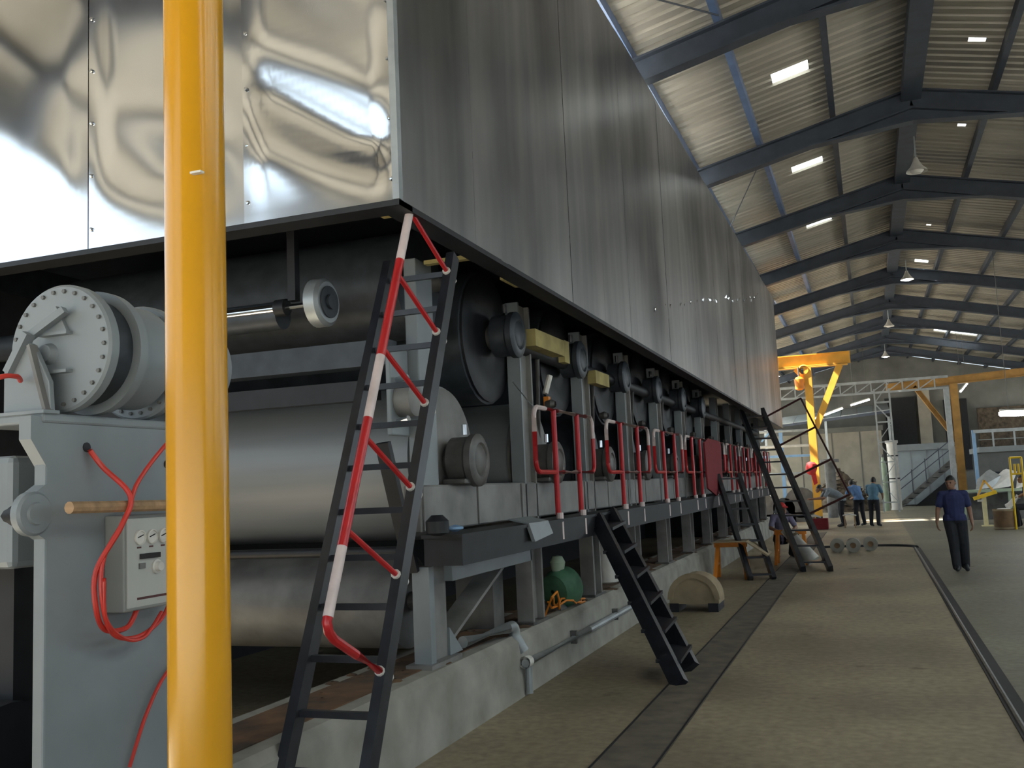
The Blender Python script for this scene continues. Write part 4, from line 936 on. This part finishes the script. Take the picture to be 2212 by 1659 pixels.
# walking man, facing the camera
J = dict(head=(-.02, -.02, 1.46), neck=(0, .0, 1.36), chest=(0, .0, 1.20), belly=(0, 0, 1.02), pelvis=(0, .01, .86),
  ls=(.175, 0, 1.27), le=(.235, .03, 1.01), lw=(.255, -.03, .80), rs=(-.175, 0, 1.27), re=(-.25, -.01, 1.02), rw=(-.285, -.10, .82),
  lh=(.085, 0, .84), lk=(.10, -.06, .46), la=(.10, .02, .09), lt=(.11, -.15, .035), rh=(-.085, 0, .84), rk=(-.06, -.10, .47), ra=(-.045, -.16, .08), rt=(-.05, -.33, .05))
P = [('neck', 'head', .052, .05, 'skin'), ('chest', 'neck', .10, .058, 'top'), ('ls', 'rs', .066, .066, 'top'), ('chest', 'belly', .138, .128, 'top'), ((-.06, 0, 1.2), (-.05, 0, .98), .12, .11, 'top'), ((.06, 0, 1.2), (.05, 0, .98), .12, .11, 'top'), ('belly', (0, 0, .90), .13, .14, 'top'),
  ((-.06, .01, .86), (.06, .01, .86), .130, .130, 'leg'), ('lh', 'lk', .105, .080, 'leg'), ('lk', 'la', .082, .070, 'leg'), ('rh', 'rk', .105, .080, 'leg'), ('rk', 'ra', .082, .070, 'leg'),
  ('la', 'lt', .048, .036, 'shoe'), ('ra', 'rt', .048, .036, 'shoe'),
  ('ls', (.215, .02, 1.10), .064, .062, 'top'), ((.215, .02, 1.10), 'le', .046, .041, 'skin'), ('le', 'lw', .040, .027, 'skin'), ('rs', (-.225, -.005, 1.10), .064, .062, 'top'), ((-.225, -.005, 1.10), 're', .046, .041, 'skin'), ('re', 'rw', .040, .027, 'skin')]
P += hand(J['lw'], (.03, -.15, -1), (1, 0, 0), (0, -1, 0)) + hand(J['rw'], (-.05, -.3, -1), (-1, 0, 0), (0, -1, 0))
person('person', 'man in a navy polo shirt and dark trousers walking towards the camera', J, P, dict(S_, top=M_navy, leg=M_trouser, shoe=M_ink), .009, face=(-.45, -1, -.1), loc=(1.27, 17.9, 0), hem=.83)
# standing man seen from behind
def stander(lean, rz, loc, label, top, arm_f, turn=(0, -1, 0), s=1.0):
    L_ = lean
    J = dict(head=(0, -.42*L_-.03, 1.46-.14*L_), neck=(0, -.34*L_, 1.36-.10*L_), chest=(0, -.22*L_, 1.20-.05*L_), belly=(0, -.08*L_, 1.03), pelvis=(0, .02*L_, .87),
      ls=(.175, -.27*L_, 1.27-.07*L_), rs=(-.175, -.27*L_, 1.27-.07*L_), le=(.24, -.30*L_-.12*arm_f, 1.02-.05*L_), re=(-.24, -.30*L_-.12*arm_f, 1.02-.05*L_), lw=(.19, -.36*L_-.32*arm_f, .86+.06*arm_f), rw=(-.19, -.36*L_-.32*arm_f, .86+.06*arm_f),
      lh=(.085, 0, .84), lk=(.11, -.04, .46), la=(.11, .03, .08), lt=(.12, -.14, .035), rh=(-.085, 0, .84), rk=(-.11, -.02, .46), ra=(-.12, .05, .08), rt=(-.13, -.12, .035))
    P = [('neck', 'head', .052, .05, 'skin'), ('chest', 'neck', .10, .058, 'top'), ('ls', 'rs', .066, .066, 'top'), ('chest', 'belly', .15, .135, 'top'), ('belly', 'pelvis', .135, .14, 'top'),
      (V(J['chest'])+V((.06, 0, 0)), V(J['belly'])+V((.05, 0, 0)), .12, .115, 'top'), (V(J['chest'])-V((.06, 0, 0)), V(J['belly'])-V((.05, 0, 0)), .12, .115, 'top'),
      ((-.06, .01, .84), (.06, .01, .84), .12, .12, 'leg'), ('lh', 'lk', .098, .068, 'leg'), ('lk', 'la', .072, .056, 'leg'), ('rh', 'rk', .098, .068, 'leg'), ('rk', 'ra', .072, .056, 'leg'), ('la', 'lt', .048, .036, 'shoe'), ('ra', 'rt', .048, .036, 'shoe')]
    for k in 'lr':
        m_ = V(J[k+'s']).lerp(V(J[k+'e']), .7)
        P += [(k+'s', m_, .064, .060, 'top'), (m_, k+'e', .046, .041, 'skin'), (k+'e', k+'w', .040, .028, 'skin')]
        P += hand(J[k+'w'], V(J[k+'w'])-V(J[k+'e']), (1 if k == 'l' else -1, 0, .3), (0, -1, .4))
    return person('person', label, J, P, dict(S_, top=top, leg=M_trouser, shoe=M_ink), .012, face=turn, rotz=rz, loc=loc, hem=.84)
stander(.25, math.radians(160), (.02, 32.6, 0), 'man in a teal shirt standing with his back to the camera by the group', M_tealshirt, .7)
stander(.75, math.radians(215), (-.42, 33.1, 0), 'man in a light blue shirt leaning over behind the low stool', M_blueshirt, .8)
stander(1.55, math.radians(285), (-.95, 32.9, 0), 'man in a grey shirt bending far forward to the left of the group', M_greyshirt, 1.0, turn=(0, -1, -.5))
# seated worker at the right edge
J = dict(head=(-.20, -.05, 1.33), neck=(-.12, -.03, 1.22), chest=(-.05, 0, 1.05), belly=(.0, 0, .82), pelvis=(.04, 0, .60),
  ls=(-.08, -.18, 1.12), rs=(-.04, .18, 1.12), le=(-.20, -.24, .92), lw=(-.38, -.18, .82), re=(-.18, .2, .90), rw=(-.36, .12, .80),
  lh=(.02, -.10, .58), lk=(-.40, -.16, .56), la=(-.38, -.16, .10), lt=(-.53, -.17, .04), rh=(.02, .10, .58), rk=(-.38, .14, .58), ra=(-.30, .14, .10), rt=(-.45, .15, .04))
P = [('neck', 'head', .052, .05, 'skin'), ('chest', 'neck', .11, .06, 'top'), ('ls', 'rs', .07, .07, 'top'), ('chest', 'belly', .15, .135, 'top'), ('belly', 'pelvis', .135, .13, 'top'), ((.04, -.07, .59), (.04, .07, .59), .115, .115, 'leg'),
  ('lh', 'lk', .095, .068, 'leg'), ('lk', 'la', .068, .055, 'leg'), ('rh', 'rk', .095, .068, 'leg'), ('rk', 'ra', .068, .055, 'leg'), ('la', 'lt', .048, .036, 'shoe'), ('ra', 'rt', .048, .036, 'shoe')]
for k in 'lr':
    m_ = V(J[k+'s']).lerp(V(J[k+'e']), .75); P += [(k+'s', m_, .064, .058, 'top'), (m_, k+'e', .046, .041, 'skin'), (k+'e', k+'w', .040, .028, 'skin')] + hand(J[k+'w'], V(J[k+'w'])-V(J[k+'e']), (0, 0, 1), (0, 1 if k == 'l' else -1, .2))
person('person', 'worker in a deep blue shirt sitting at the right picture edge', J, P, dict(S_, top=M_navy, leg=M_trouser, shoe=M_ink), .012, face=(-1, -.3, -.2), loc=(4.05, 29.7, 0))
t = thing('box_seat', (4.1, 29.7, 0), 'wooden box the worker at the right sits on', 'box')
MB().box((3.94, 29.5, 0), (4.34, 29.95, .46), M_wood).build('crate', t, bevel=.01); MB().box((3.92, 29.48, .46), (4.36, 29.97, .49), M_wood).build('lid', t)
b = MB(); b.path([(3.72, 29.55, .86), (3.60, 29.5, .76), (3.50, 29.45, .66), (3.40, 29.42, .60)], .075, M_cloth, n=10)
tag(b.build('white_sack'), 'white cloth bundle reaching from the seated worker into the fibre drum', 'cloth')
# crouching man in a red cap
J = dict(head=(.02, -.12, 1.02), neck=(.02, -.06, .92), chest=(0, .0, .78), belly=(0, .08, .58), pelvis=(0, .12, .38),
  ls=(.17, -.02, .84), rs=(-.17, -.02, .84), le=(.26, -.14, .62), lw=(.12, -.32, .55), re=(-.26, -.14, .62), rw=(-.12, -.32, .55),
  lh=(.09, .10, .36), lk=(.17, -.26, .48), la=(.14, -.06, .08), lt=(.16, -.24, .035), rh=(-.09, .10, .36), rk=(-.17, -.26, .48), ra=(-.14, -.06, .08), rt=(-.16, -.24, .035))
P = [('neck', 'head', .052, .05, 'skin'), ('chest', 'neck', .11, .06, 'top'), ('ls', 'rs', .07, .07, 'top'), ('chest', 'belly', .15, .135, 'top'), ('belly', 'pelvis', .135, .13, 'top'), ((-.06, .11, .37), (.06, .11, .37), .115, .115, 'leg'),
  ('lh', 'lk', .095, .068, 'leg'), ('lk', 'la', .068, .055, 'leg'), ('rh', 'rk', .095, .068, 'leg'), ('rk', 'ra', .068, .055, 'leg'), ('la', 'lt', .048, .036, 'shoe'), ('ra', 'rt', .048, .036, 'shoe')]
for k in 'lr':
    m_ = V(J[k+'s']).lerp(V(J[k+'e']), .75); P += [(k+'s', m_, .064, .058, 'top'), (m_, k+'e', .046, .041, 'skin'), (k+'e', k+'w', .040, .028, 'skin')] + hand(J[k+'w'], V(J[k+'w'])-V(J[k+'e']), (0, 0, 1), (-1 if k == 'l' else 1, 0, .2))
person('person', 'man in a lilac-grey shirt and red cap crouching behind the long stair ladder', J, P, dict(S_, top=M_lilac, leg=M_trouser, shoe=M_ink), .012, face=(.3, -1, -.3), cap=M_cap, loc=(-1.85, 21.3, 0), rotz=.3)
